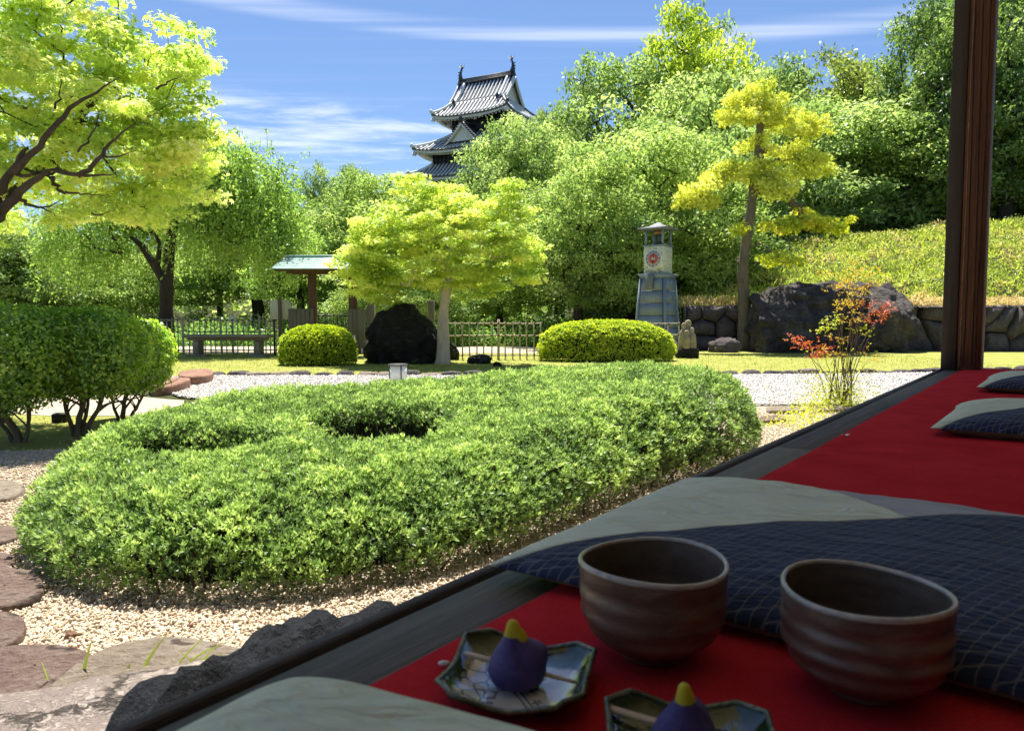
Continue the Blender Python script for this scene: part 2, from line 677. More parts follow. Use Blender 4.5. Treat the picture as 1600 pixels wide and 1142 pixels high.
def ellips_pts(ells, n, rs, shell=.45, mind=0.0):
    """n points spread in a union of ellipsoids ((cx,cy,cz),(rx,ry,rz))"""
    vol = np.array([e[1][0] * e[1][1] * e[1][2] for e in ells]) ** .75
    pr = vol / vol.sum()
    out = []
    tries = 0
    while len(out) < n and tries < n * 40:
        tries += 1
        e = ells[rs.choice(len(ells), p=pr)]
        d = rs.normal(size=3)
        d /= np.linalg.norm(d)
        p = np.array(e[0]) + d * rs.random() ** shell * np.array(e[1])
        if mind and out and min(np.linalg.norm(np.array(out) - p, axis=1)) < mind:
            continue
        out.append(p)
    return np.array(out)


# ------------------------------------------------------------------ rocks
def rock_mesh(name, mat, size, seed, sub=4, amp=.28, square=.0, ridge=.12, fr=1.3, flat_bottom=True, fine=.03, strata=0.0, shape=None):
    bm = bmesh.new()
    bmesh.ops.create_icosphere(bm, subdivisions=sub, radius=1)
    off = Vector((seed * 3.17, seed * 1.31, seed * 7.7))
    for v in bm.verts:
        p = v.co.copy()
        if square:
            k = max(abs(p.x), abs(p.y), abs(p.z))
            p = p.lerp(p / k * .85, square)
        q = p * fr + off
        n = mnoise.fractal(q, .9, 2.1, 5)
        cell = mnoise.voronoi(q * 1.1)[0]
        crease = min(cell[1] - cell[0], .4) / .4
        d = 1 + amp * n * .8 - ridge * (1 - crease) + fine * mnoise.fractal(q * 7, .8, 2.2, 4)
        if strata:
            d += strata * math.sin((p.z * 9 + n * 2.5)) * .5
        p = p * d
        if shape:
            p = shape(p)
        if flat_bottom and p.z < -.55:
            p.z = -.55 + (p.z + .55) * .15
        v.co = Vector((p.x * size[0], p.y * size[1], p.z * size[2]))
    for f in bm.faces:
        f.smooth = True
    me = bpy.data.meshes.new(name)
    bm.to_mesh(me)
    bm.free()
    me.materials.append(mat)
    return me


def rock(name, label, cat, mat, loc, size, seed, rz=0, parent=None, group=None, **kw):
    me = rock_mesh(name, mat, size, seed, **kw)
    o = link(name, me, parent, loc, rz)
    if cat:
        tag(o, label, cat, group)
    return o


def in_poly(x, y, poly):
    x, y = np.asarray(x), np.asarray(y)
    inside = np.zeros(x.shape, bool)
    n = len(poly)
    for i in range(n):
        x1, y1 = poly[i][:2]
        x2, y2 = poly[(i + 1) % n][:2]
        c = ((y1 > y) != (y2 > y)) & (x < (x2 - x1) * (y - y1) / (y2 - y1 + 1e-12) + x1)
        inside ^= c
    return inside


def dist_poly(x, y, poly):
    d = np.full(x.shape, 1e9)
    n = len(poly)
    for i in range(n):
        a = np.array(poly[i][:2], float)
        b = np.array(poly[(i + 1) % n][:2], float)
        ab = b - a
        t = np.clip(((x - a[0]) * ab[0] + (y - a[1]) * ab[1]) / (ab @ ab), 0, 1)
        d = np.minimum(d, np.hypot(x - a[0] - t * ab[0], y - a[1] - t * ab[1]))
    return d


def smooth_poly(pts, it=2):
    P = [tuple(p[:2]) for p in pts]
    for _ in range(it):
        Q = []
        for i in range(len(P)):
            a, b = P[i], P[(i + 1) % len(P)]
            Q.append((a[0] * .75 + b[0] * .25, a[1] * .75 + b[1] * .25))
            Q.append((a[0] * .25 + b[0] * .75, a[1] * .25 + b[1] * .75))
        P = Q
    return P


def rough_poly(pts, amp, step, seed):
    """outline with an irregular edge"""
    rs = random.Random(seed)
    out = []
    for i in range(len(pts)):
        a, b = np.array(pts[i][:2], float), np.array(pts[(i + 1) % len(pts)][:2], float)
        L = np.linalg.norm(b - a)
        m = max(1, int(L / step))
        for k in range(m):
            p = a + (b - a) * k / m
            out.append((p[0] + rs.uniform(-amp, amp), p[1] + rs.uniform(-amp, amp)))
    return out


def pebble_field(name, pts, size, mat, seed, flat=.65):
    """thousands of single pebbles: points carrying small irregular stones (geometry nodes)"""
    me = bpy.data.meshes.new(name)
    me.vertices.add(len(pts))
    me.vertices.foreach_set('co', np.asarray(pts, np.float32).ravel())
    me.materials.append(mat)
    o = link(name, me)
    ng = bpy.data.node_groups.new(name, 'GeometryNodeTree')
    ng.interface.new_socket('Geometry', in_out='INPUT', socket_type='NodeSocketGeometry')
    ng.interface.new_socket('Geometry', in_out='OUTPUT', socket_type='NodeSocketGeometry')
    g = NT(ng)
    gi, go = g.n('NodeGroupInput'), g.n('NodeGroupOutput')
    ico = g.n('GeometryNodeMeshIcoSphere', {'Radius': 1.0, 'Subdivisions': 2})
    ns = g.n('ShaderNodeTexNoise', {'Scale': 1.1, 'Detail': 1.0})
    vm = g.n('ShaderNodeVectorMath', {0: ns.outputs['Color'], 1: (.5, .5, .5)}, operation='SUBTRACT')
    vs = g.n('ShaderNodeVectorMath', {0: vm.outputs[0], 'Scale': 1.3}, operation='SCALE')
    sp = g.n('GeometryNodeSetPosition', {'Geometry': ico.outputs[0], 'Offset': vs.outputs[0]})
    sm = g.n('GeometryNodeSetShadeSmooth', {'Geometry': sp.outputs[0]})
    stm = g.n('GeometryNodeSetMaterial', {'Geometry': sm.outputs[0], 'Material': mat})
    rv = g.n('FunctionNodeRandomValue', data_type='FLOAT_VECTOR')
    rv.inputs['Min'].default_value = (0, 0, 0)
    rv.inputs['Max'].default_value = (6.283, 6.283, 6.283)
    rv.inputs['Seed'].default_value = seed
    rsz = g.n('FunctionNodeRandomValue', data_type='FLOAT_VECTOR')
    rsz.inputs['Min'].default_value = (size * .5, size * .5, size * .38)
    rsz.inputs['Max'].default_value = (size * 1.25, size * 1.15, size * .9)
    rsz.inputs['Seed'].default_value = seed + 1
    ip = g.n('GeometryNodeInstanceOnPoints', {'Points': gi.outputs[0], 'Instance': stm.outputs[0], 'Rotation': rv.outputs[0], 'Scale': rsz.outputs[0]})
    ng.links.new(ip.outputs[0], go.inputs[0])
    md = o.modifiers.new('pebbles', 'NODES')
    md.node_group = ng
    return o


def pebble_mat(name, stops):
    m, nt, out = newmat(name)
    g = NT(nt)
    oi = g.n('ShaderNodeObjectInfo')
    tcn = g.n('ShaderNodeTexCoord')
    col = g.ramp(oi.outputs['Random'], stops)
    nz = g.noise(tcn.outputs['Object'], 1.2, 4)
    col = g.mix(.35, col, g.ramp(nz.outputs['Fac'], [(.3, (.35, .3, .24)), (.7, (1, 1, 1))]), 'MULTIPLY')
    bs = g.n('ShaderNodeBsdfPrincipled', {'Base Color': col, 'Roughness': .75, 'Specular IOR Level': .3})
    nt.links.new(bs.outputs[0], out.inputs[0])
    return m
# ================================================================== ground
def mound_h(x, y):
    x, y = np.asarray(x, float), np.asarray(y, float)
    g = np.clip((x - 4.4) / 4.8, 0, 1)
    g = g * g * (3 - 2 * g)
    y = y - 2.4
    f = np.clip((y - 17.3) / 6.0, 0, 1)
    base = np.where(y > 17.0, 1.16, 0) * np.clip((x - 4.2) / .5, 0, 1)
    return base + f ** .75 * g * 2.0 * (1 + .05 * np.clip(x - 8.5, 0, 10)) + np.clip((y - 26) / 40, 0, 1) * 4.0 * np.clip((x + 6) / 10, 0, 1)


M['lawn'] = surf('lawn', (.17, .19, .045), (.30, .31, .075), 3, .95, .8, 120, c3=(.40, .36, .13), dist=.02, spec=.1)
M['soil'] = surf('soil', (.035, .04, .016), (.09, .10, .035), 5, .98, .8, 60, dist=.03, spec=.1)
M['sand'] = surf('sand', (.33, .28, .21), (.46, .40, .31), 3, .95, .6, 90, dist=.01, spec=.1)
M['gravel_base'] = surf('gravel_base', (.40, .32, .22), (.60, .50, .36), 60, .9, 1.0, 90, dist=.015, spec=.15, c3=(.80, .72, .58))
M['gravel_grey_base'] = surf('gravel_grey_base', (.30, .28, .26), (.58, .55, .52), 28, .9, 1.0, 60, dist=.02, spec=.15, c3=(.74, .71, .68))

b = MB()
b.add([(-300, -60, 0), (300, -60, 0), (300, 500, 0), (-300, 500, 0)], [(0, 1, 2, 3)])
struct(b.build('ground', M['soil']))

lawn_out = rough_poly([(-14, 3.2), (-2.55, 3.2), (-2.9, 6.4), (-4.6, 8.6), (-5.0, 10.9), (-2, 10.9), (2.5, 10.9), (5, 11.3), (8.2, 11.9), (14, 12.2), (16, 19.4), (5.5, 19.6), (3.5, 17.6), (-14, 17.6)], .05, .35, 3)
b = MB()
b.poly([(p[0], p[1], .004) for p in lawn_out])
struct(b.build('lawn', M['lawn']))
b = MB()
b.poly([(p[0], p[1], .004) for p in rough_poly([(-16, 17.8), (3.3, 17.8), (3.5, 18.6), (3.5, 21.5), (-16, 22.5)], .08, .5, 4)])
struct(b.build('path', M['sand']))
b = MB()
b.poly([(p[0], p[1], .008) for p in rough_poly([(-7.2, 6.6), (-3.2, 6.5), (-3.4, 7.6), (-4.8, 8.4), (-7.6, 7.7)], .07, .3, 5)])
struct(b.build('garden_path', M['sand']))
# beige gravel next to the veranda, grey gravel beyond the hedge
beige = rough_poly([(-6, -1.5), (6, -1.5), (6, 5.5), (5.4, 7.0), (3.2, 7.1), (1.2, 7.1), (-2.6, 7.1), (-2.2, 4.8), (-3.6, 4.75), (-6, 4.2)], .04, .3, 6)
b = MB()
b.poly([(p[0], p[1], .012) for p in beige])
struct(b.build('gravel_bed', M['gravel_base']))
grey = rough_poly([(-2.7, 7.0), (1.2, 7.2), (3.2, 7.2), (5.4, 7.1), (9.5, 8.2), (9.5, 11.8), (6.6, 11.4), (4.0, 11.05), (1.0, 10.85), (-2.0, 10.8), (-4.5, 10.8), (-5.2, 10.4), (-3.8, 8.2)], .04, .3, 7)
b = MB()
b.poly([(p[0], p[1], .016) for p in grey])
struct(b.build('grey_gravel_bed', M['gravel_grey_base']))

# the mound of weeds to the right
b = MB()
us = np.linspace(4.1, 32, 74)
vs = np.concatenate((np.array([19.4]), np.linspace(19.45, 29, 36), np.linspace(30, 90, 20)))
b.grid(lambda x, y: (x, y, float(mound_h(x, y + .001 if y > 19.41 else y)) - .02), us, vs)
struct(b.build('mound', M['soil'], smooth=True))
b = MB()
b.grid(lambda x, y: (x, y, 7.0 * math.exp(-((y - 85) / 28) ** 2) * math.exp(-((x + 2) / 60) ** 2) - .05), np.linspace(-150, 150, 40), np.linspace(36, 150, 30))
struct(b.build('castle_hill', M['soil'], smooth=True))

# pebbles
HEDGE = smooth_poly([(-1.93, 2.95), (-1.70, 2.50), (-1.34, 2.23), (-.9, 2.15), (-.38, 2.29), (.10, 2.80), (.45, 3.38), (.85, 3.85), (1.3, 4.25), (1.62, 4.7), (1.58, 5.2), (1.15, 5.65), (.5, 5.8), (-.2, 5.45), (-.8, 5.1), (-1.4, 4.8), (-1.9, 4.4), (-2.12, 3.9), (-2.12, 3.4)], 2)


def field(poly, x0, x1, y0, y1, n, z, rs, dens=1.5):
    x = rs.uniform(x0, x1, n)
    u = rs.random(n)
    y = (y0 ** (1 - dens) + u * (y1 ** (1 - dens) - y0 ** (1 - dens))) ** (1 / (1 - dens))
    k = in_poly(x, y, poly) & ~((in_poly(x, y, HEDGE)) & (dist_poly(x, y, HEDGE) > .35))
    k &= np.abs(x) < y * .80 + .6
    x, y = x[k], y[k]
    return np.stack((x, y, z + rs.uniform(-.001, .004, len(x))), 1)


M['pebble'] = pebble_mat('pebble', [(0, (.60, .49, .35)), (.35, (.68, .58, .44)), (.7, (.76, .67, .54)), (.88, (.62, .47, .32)), (1, (.48, .35, .24))])
M['pebble_grey'] = pebble_mat('pebble_grey', [(0, (.48, .45, .42)), (.4, (.62, .59, .56)), (.75, (.72, .69, .66)), (1, (.42, .38, .35))])
o = pebble_field('gravel', field(beige, -3.4, 4.2, 1.3, 7.1, 290000, .015, rng, 2.2), .0062, M['pebble'], 3)
tag(o, 'coarse beige gravel raked around the clipped hedge', 'gravel', kind='stuff')
o = pebble_field('grey_gravel', field(grey, -5.2, 8.5, 7.0, 12.2, 95000, .020, rng), .0145, M['pebble_grey'], 9)
tag(o, 'pale grey gravel between the hedge and the lawn', 'gravel', kind='stuff')

# lawn blades
n = 30000
x = rng.uniform(-9, 9, n)
y = 3.4 + 14 * rng.random(n) ** .75
k = in_poly(x, y, lawn_out) & (np.abs(x) < y * .75 + .5) & ~in_poly(x, y, [(-7.4, 6.5), (-3.2, 6.4), (-3.4, 7.7), (-4.8, 8.5), (-7.6, 7.8)])
x, y = x[k], y[k]
mb = MB()
P = np.stack((x, y, np.full(len(x), .004)), 1)
nr = rng.normal(size=P.shape) * .7 + np.array((0, 0, .3))
tf = rng.normal(size=P.shape) * .55 + np.array((0, 0, 1))
tf /= np.linalg.norm(tf, axis=1)[:, None]
bf = np.cross(rng.normal(size=P.shape), tf)
bf /= np.linalg.norm(bf, axis=1)[:, None]
stamp(mb, (np.array([(0, -.13, 0), (0, .13, 0), (1, 0, 0)]), np.array([[0, 1, 2]])), P, rng.uniform(.02, .05, len(P)), (tf, bf, np.cross(tf, bf)), rng.normal(.55, .25, len(P)))
o = mb.build('grass', M['grass'])
tag(o, 'short mossy grass of the garden lawn', 'grass', kind='stuff')

# ================================================================== tea house
WOOD = lambda name, a, b_, st=(1, 1, 1), bump=.5, rough=.75, sc=9: surf(name, a, b_, sc, rough, bump, 50, stretch=st, dist=.004)
M['wood_post'] = surf('wood_post', (.035, .014, .008), (.12, .048, .022), 14, .62, 1.0, 60, c3=(.18, .08, .04), stretch=(1, 1, .05), dist=.01)
M['wood_post_dark'] = surf('wood_post_dark', (.035, .028, .024), (.075, .06, .05), 12, .8, .7, 60, stretch=(1, 1, .06), dist=.006)
M['wood_sill'] = surf('wood_sill', (.020, .016, .014), (.085, .07, .062), 10, .6, .9, 40, c3=(.17, .15, .135), stretch=(1, .07, 1), dist=.006, spec=.35)
M['wood_black'] = surf('wood_black', (.012, .010, .009), (.03, .026, .022), 20, .7, .5, 50, stretch=(1, .1, 1), dist=.004)
M['ceiling'] = surf('ceiling', (.55, .48, .38), (.68, .60, .48), 8, .85, .3)
M['plaster'] = surf('plaster', (.36, .33, .27), (.45, .41, .34), 3, .95, .3)

house = thing('tea_house', 'dark timber tea house with open veranda, only its sill and corner post in view', 'tea house', (0, 0, 0))
ROT = -EA      # local y runs along E_, local x along N_


def hb(name, s0, s1, n0, n1, z0, z1, mat, bev=0.0, parent=house):
    """a squared timber of the tea house, in veranda coordinates"""
    m_ = MB()
    m_.box((0, 0, 0), (n1 - n0, s1 - s0, z1 - z0), bev=bev)
    p = sn((s0 + s1) / 2, (n0 + n1) / 2, (z0 + z1) / 2)
    return m_.build(name, mat, parent, loc=p, rz=ROT)


PS, PN = 4.60, -.502        # outer corner of the corner post
SEND = PS + .20
hb('sill_edge', -2.5, SEND, -.515, -.500, .42, .598, M['wood_sill'], .003)
hb('sill_groove', -2.5, SEND, -.4995, -.488, .42, .580, M['wood_black'])
hb('sill_board', -2.5, 1.62, -.4875, -.395, .42, .5985, M['wood_sill'], .004)
hb('sill_board', 1.6215, SEND, -.4875, -.395, .42, .5975, M['wood_sill'], .004)
hb('fascia', -2.5, SEND, -.49, -.46, .05, .419, M['wood_black'])
hb('veranda_floor', -2.5, SEND, -.3945, 3.6, .45, .590, M['wood_sill'])
# corner post: grey outer facing, brown checked inner faces
post = hb('corner_post', PS - .085, PS + .095, PN + .071, PN + .182, .589, 3.6, M['wood_post'], .006)
hb('door_track', PS - .089, PS + .05, PN + .0005, PN + .0705, .596, 3.6, M['wood_post_dark'], .003)
m_ = MB()
rs = np.random.default_rng(5)
for q in range(3):       # long drying checks in the post, dark raised-edge splits
    zz = np.linspace(.62, 3.2, 60)
    xo = (-.02, .012, .030)[q] + np.cumsum(rs.normal(size=60)) * .0009
    pts = np.stack((xo, np.full(60, -.0912), zz - 2.0945), 1)
    m_.tube(pts, .0016 + .0012 * np.abs(np.sin(zz * (5 + q))), 4)
m_.build('drying_crack', M['wood_black'], post)
m_ = MB()
zz = np.linspace(.62, 3.2, 50)
xo = -.042 + np.cumsum(rs.normal(size=50)) * .0006
m_.tube(np.stack((xo, np.full(50, -.0908), zz - 2.0945), 1), .0022, 4)
M['worn_edge'] = surf('worn_edge', (.16, .09, .05), (.42, .27, .17), 20, .8, .3)
m_.build('worn_edge', M['worn_edge'], post)
# out of view, but they shade the veranda: eaves, ceiling, walls
hb('eave', -2.5, 5.9, -1.56, 3.6, 3.60, 3.72, M['ceiling'])
hb('ceiling', -2.5, SEND, -.5, 3.6, 3.50, 3.595, M['ceiling'])
hb('wall', -2.5, SEND, 3.6, 3.7, .4, 3.59, M['plaster'])
hb('wall', -2.6, -2.5, -.5, 3.6, .4, 3.59, M['plaster'])
hb('end_wall', SEND - .12, SEND - .02, 1.15, 3.59, .5905, 3.495, M['plaster'])

# ------------------------------------------------------------------ carpet
m, nt, out = newmat('felt_red')
g = NT(nt)
tcn = g.n('ShaderNodeTexCoord')
a1 = g.noise(tcn.outputs['Object'], 9, 6)
a2 = g.noise(tcn.outputs['Object'], 260, 4, .7)
f_ = g.m('ADD', g.m('MULTIPLY', a1.outputs['Fac'], .55), g.m('MULTIPLY', a2.outputs['Fac'], .45))
col = g.ramp(f_, [(.3, (.42, .016, .022)), (.6, (.60, .032, .042)), (.8, (.66, .085, .085))])
bs = g.n('ShaderNodeBsdfPrincipled', {'Base Color': col, 'Roughness': .95, 'Specular IOR Level': .02})
bn = g.n('ShaderNodeBump', {'Height': a2.outputs['Fac'], 'Strength': .7, 'Distance': .003})
nt.links.new(bn.outputs[0], bs.inputs['Normal'])
nt.links.new(bs.outputs[0], out.inputs[0])
M['felt'] = m
m_ = MB()
rs = np.random.default_rng(8)
ss = np.linspace(-1.6, 4.69, 170)
edge = -.408 + np.cumsum(rs.normal(size=170)) * .0005
edge -= (edge - edge[0]) * np.linspace(0, 1, 170)
tk = .004


def carpet(s, n_):
    i = int(round((s + 1.6) / 6.29 * 169))
    n0 = edge[i]
    n__ = n0 + (2.9 - n0) * n_ ** 1.6
    far = 0 if i < 169 else -.012 * math.sin(n__ * 9) ** 2
    p = sn(s + far, n__)
    z = .5995 + (0 if n_ < .001 else tk * min(1, (n__ - n0) / .006)) + .0022 * max(0, mnoise.noise(Vector((s * 1.1, n__ * 2.6, 4)))) + .0012 * mnoise.noise(Vector((p[0] * 6, p[1] * 6, 0)))
    return (p[0], p[1], z)


m_.grid(carpet, ss, np.concatenate(([0.0, .012], np.linspace(.05, 1, 40))))
tag(m_.build('red_carpet', M['felt'], smooth=True), 'bright red felt carpet laid along the veranda floor', 'carpet')

M['petal'] = surf('petal', (.75, .70, .66), (.85, .82, .78), 20, .8, 0)
p = gp(1321, 680, .606)
m_ = MB()
m_.grid(lambda u, v: (p[0] + u * .011 * (1 - v * v * .5), p[1] + v * .006, p[2] + .003 * u * u), np.linspace(-1, 1, 5), np.linspace(-1, 1, 4))
tag(m_.build('petal', M['petal'], smooth=True), 'tiny white petal fallen on the red carpet near its garden edge', 'petal')

# ------------------------------------------------------------------ cushions
def cushion_mat(name, seam=True, flip=False, off=0.0, boff=.10):
    m, nt, out = newmat(name)
    g = NT(nt)
    tcn = g.n('ShaderNodeTexCoord')
    sp = g.n('ShaderNodeSeparateXYZ', {0: tcn.outputs['Object']})
    x, y, z = sp.outputs[0], sp.outputs[1], sp.outputs[2]
    a = g.m('MULTIPLY', g.m('SUBTRACT', y, x), .7071)      # across the first seam
    b_ = g.m('MULTIPLY', g.m('ADD', x, y), .7071)
    # net pattern of two families of waves
    u = g.m('MULTIPLY', b_, 2 * math.pi / .025)
    cs = g.m('MULTIPLY', g.m('COSINE', u), .215)
    v = g.m('DIVIDE', a, .0125)
    d1 = g.m('ABSOLUTE', g.m('SUBTRACT', g.m('FRACT', g.m('SUBTRACT', v, cs)), .5))
    d2 = g.m('ABSOLUTE', g.m('SUBTRACT', g.m('FRACT', g.m('ADD', g.m('ADD', v, .5), cs)), .5))
    dm = g.m('MINIMUM', d1, d2)
    ln = g.n('ShaderNodeMapRange', {'Value': dm, 'From Min': .02, 'From Max': .075, 'To Min': 1.0, 'To Max': 0.0}).outputs[0]
    weave = g.noise(tcn.outputs['Object'], 900, 2, .5)
    big = g.noise(tcn.outputs['Object'], 7, 5)
    navy = g.mix(ln, (.024, .038, .080, 1), (.13, .135, .155, 1))
    sage = g.mix(big.outputs['Fac'], (.58, .63, .48, 1), (.68, .72, .56, 1))
    lil = g.mix(big.outputs['Fac'], (.32, .32, .34, 1), (.40, .40, .42, 1))
    if seam:
        s2 = g.m('GREATER_THAN', b_, boff)
        up_ = g.mix(s2, sage, lil)
        col = g.mix(g.m('LESS_THAN', a, off), up_, navy)
        sd_ = g.m('MINIMUM', g.m('ABSOLUTE', g.m('SUBTRACT', a, off)), g.m('ADD', g.m('ABSOLUTE', g.m('SUBTRACT', b_, boff)), g.m('MULTIPLY', g.m('LESS_THAN', a, off), 9.0)))
    else:
        st = g.m('MULTIPLY', g.m('ADD', g.m('SINE', g.m('MULTIPLY', a, 260.0)), 1.0), .5)
        col = g.mix(g.m('MULTIPLY', st, .12), sage, (.17, .25, .2, 1))
        sd_ = g.m('ADD', 1.0, g.m('MULTIPLY', a, 0.0))
    under = g.m('LESS_THAN', z, -.001)
    col = g.mix(under, col, (.13, .09, .035, 1))
    bs = g.n('ShaderNodeBsdfPrincipled', {'Base Color': col, 'Roughness': .88, 'Specular IOR Level': .12, 'Sheen Weight': .12})
    seamh = g.n('ShaderNodeMapRange', {'Value': sd_, 'From Min': 0.0, 'From Max': .003}).outputs[0]
    wr = g.noise(g.n('ShaderNodeMapping', {'Vector': tcn.outputs['Object'], 'Rotation': (0, 0, .75), 'Scale': (1, 2.6, 1)}).outputs[0], 11, 4, .5, 1.0)
    h = g.m('ADD', g.m('MULTIPLY', weave.outputs['Fac'], .12), g.m('ADD', g.m('MULTIPLY', seamh, .8), g.m('MULTIPLY', wr.outputs['Fac'], 4.0)))
    bn = g.n('ShaderNodeBump', {'Height': h, 'Strength': .75, 'Distance': .007})
    nt.links.new(bn.outputs[0], bs.inputs['Normal'])
    nt.links.new(bs.outputs[0], out.inputs[0])
    return m


def cushion_mesh(name, mat, hx, hy, t, seed):
    m_ = MB()
    N = 64
    us = np.sin(np.linspace(-1, 1, N) * math.pi / 2)
    rs_ = random.Random(seed)
    o1 = Vector((rs_.uniform(0, 50), rs_.uniform(0, 50), 0))

    def f(sgn):
        def g_(u, v):
            x = hx * u * (1 - .045 * (1 - v * v) * abs(u) ** 3)
            y = hy * v * (1 - .045 * (1 - u * u) * abs(v) ** 3)
            e = max(0, 1 - abs(u) ** 4) ** .52 * max(0, 1 - abs(v) ** 4) ** .52
            z = t * e * (1 if sgn > 0 else .62)
            w = mnoise.fractal(Vector((x * 9, y * 9, sgn)) + o1, 1, 2, 3)
            z += .0035 * w * e
            # puckers towards the rim
            r = max(abs(u), abs(v))
            z += .0018 * math.sin((math.atan2(v, u)) * 34) * max(0, r - .6) * (1 - r) * 8 * e
            if sgn < 0:
                z = -max(0, z)
                z = max(z, -.42 * t)
            return (x, y, z)
        return g_
    m_.grid(f(1), us, us)
    m_.grid(f(-1), us, us, flip=True)
    return m_.mesh(name, mat, smooth=True)


def cushion(corner_sn, hx, hy, t, mat, seed, label, drot=0.0):
    me = cushion_mesh('floor_cushion', mat, hx, hy, t, seed)
    s, n_ = corner_sn
    p = sn(s + hy, n_ + hx, DECK + .42 * t + .003)
    o = link('floor_cushion', me, None, p, ROT + drot)
    return tag(o, label, 'cushion', 'flat square cushions on the red carpet')


cm = cushion_mat('cushion_cloth', off=.010)
cushion((.60, -.478), .285, .262, .034, cm, 1, 'large patchwork cushion of sage, grey and net-patterned navy cloth just behind the two tea bowls')
cm2 = cushion_mat('cushion_cloth_far', boff=.5)
cushion((1.945, -.232), .285, .262, .046, cm2, 2, 'sage and navy cushion lying between the big near one and the farthest')
cushion((3.17, -.235), .285, .262, .048, cm2, 3, 'farthest sage and navy cushion, close to the corner post end of the carpet')
cm3 = cushion_mat('cushion_cloth_near', seam=False)
o = cushion((-.165, -.385), .285, .262, .058, cm3, 4, 'nearest cushion, plain sage cloth with faint stripes, cut off by the bottom edge', R(9))
c_ = gp(436, 1050, .652)
print('near cushion', o.location[:], 'corner target', c_)
# ================================================================== tea things
def glaze(name, stops, scale=9, rough=.28, bump=.3, stretch=(1, 1, 3)):
    m, nt, out = newmat(name)
    g = NT(nt)
    tcn = g.n('ShaderNodeTexCoord')
    mp = g.n('ShaderNodeMapping', {'Vector': tcn.outputs['Object'], 'Scale': stretch}).outputs[0]
    a = g.noise(mp, scale * 3, 6, .6, .5)
    b_ = g.noise(mp, scale * 40, 3, .6)
    f_ = g.m('ADD', g.m('MULTIPLY', a.outputs['Fac'], .8), g.m('MULTIPLY', b_.outputs['Fac'], .2))
    bs = g.n('ShaderNodeBsdfPrincipled', {'Base Color': g.ramp(f_, stops), 'Roughness': rough, 'Specular IOR Level': .5})
    bn = g.n('ShaderNodeBump', {'Height': f_, 'Strength': bump, 'Distance': .002})
    nt.links.new(bn.outputs[0], bs.inputs['Normal'])
    nt.links.new(bs.outputs[0], out.inputs[0])
    return m


M['glaze_brown'] = glaze('glaze_brown', [(.3, (.07, .034, .022)), (.5, (.15, .08, .055)), (.62, (.21, .13, .09)), (.75, (.27, .205, .14))], 8, .34, .4)
M['glaze_inner'] = glaze('glaze_inner', [(.3, (.07, .045, .03)), (.6, (.15, .11, .08))], 8, .42)
M['glaze_rim'] = glaze('glaze_rim', [(.3, (.25, .21, .18)), (.6, (.50, .45, .40))], 20, .22)


def bowl(loc, r, h, seed, rz, label, ridges, tiltx=0.0, tilty=0.0):
    t = thing('tea_bowl', label, 'tea bowl', loc, rz, 'brown stoneware tea bowls on the red carpet')
    t.rotation_euler = (tiltx, tilty, rz)
    rs_ = random.Random(seed)
    foot = .42 * r
    prof = [(foot * .8, .003), (foot * .82, 0), (foot, 0), (foot * 1.04, .002), (foot * .98, h * .075), (foot * 1.0, h * .085)]
    n_ = 44
    for i in range(n_ + 1):
        u = i / n_
        z = h * (.085 + .895 * u)
        # rounded shoulder low down, near-vertical wall above
        w = foot + (r - foot) * (1 - (1 - min(1, u / .62)) ** 2.3) ** .62 if u < .62 else r
        w = w * (1 + .0 * u) if u < .62 else r * (1 - .012 * math.sin((u - .62) / .38 * math.pi) + .018 * (u - .62) / .38)
        w += ridges * math.sin(u * 2 * math.pi * 4.6 + 1.2 + rs_.uniform(-.15, .15)) * (.35 + .65 * math.sin(math.pi * min(1, u * 1.1)))
        prof.append((w, z))
    top = prof[-1]
    m_ = MB()
    m_.lathe(prof, seg=72)
    V = m_.v[0]
    th = np.arctan2(V[:, 1], V[:, 0])
    wob = 1 + .012 * np.sin(th * 2 + seed) + .006 * np.sin(th * 3 + V[:, 2] * 60 + seed)
    V[:, 0] *= wob
    V[:, 1] *= wob
    V[:, 2] += .0015 * np.sin(th * 2 + 1) * (V[:, 2] / h)
    m_.build('wall', M['glaze_brown'], t, True)
    wt = .0042
    rim = MB()
    rp = [(top[0] + wt * .25 * (1 + math.cos(a)) - wt * .5 + 0.0006, top[1] + math.sin(a) * wt * .55) for a in np.linspace(-.5, math.pi + .5, 10)]
    rp = [(top[0] + wt / 2 * (math.cos(a) - 1) + .0006, top[1] + math.sin(a) * wt * .6) for a in np.linspace(-.6, math.pi + .4, 10)]
    rim.lathe(rp, seg=72)
    inn = MB()
    ip = [(max(.0005, (w - wt if z > h * .3 else w - wt * 1.2)), z + (0 if z > h * .35 else (h * .35 - z) * .25)) for w, z in prof[8:]][::-1]
    ip += [(ip[-1][0] * .7, ip[-1][1] - .002), (ip[-1][0] * .3, ip[-1][1] - .003), (.0004, ip[-1][1] - .003)]
    ip = [(w if 0 < i_ < 2 or i_ > len(ip) - 6 else (ip[max(0, i_ - 4)][0] + ip[max(0, i_ - 2)][0] + w + ip[min(len(ip) - 1, i_ + 2)][0] + ip[min(len(ip) - 1, i_ + 4)][0]) / 5, z) for i_, (w, z) in enumerate(ip)]
    inn.lathe([(w, z) for w, z in ip], seg=72)
    for q in (rim, inn):
        V = q.v[0]
        th = np.arctan2(V[:, 1], V[:, 0])
        wob = 1 + .012 * np.sin(th * 2 + seed) + .006 * np.sin(th * 3 + V[:, 2] * 60 + seed)
        V[:, 0] *= wob
        V[:, 1] *= wob
        V[:, 2] += .0015 * np.sin(th * 2 + 1) * (V[:, 2] / h)
    rim.build('rim', M['glaze_rim'], t, True)
    inn.build('inside', M['glaze_inner'], t, True)
    return t


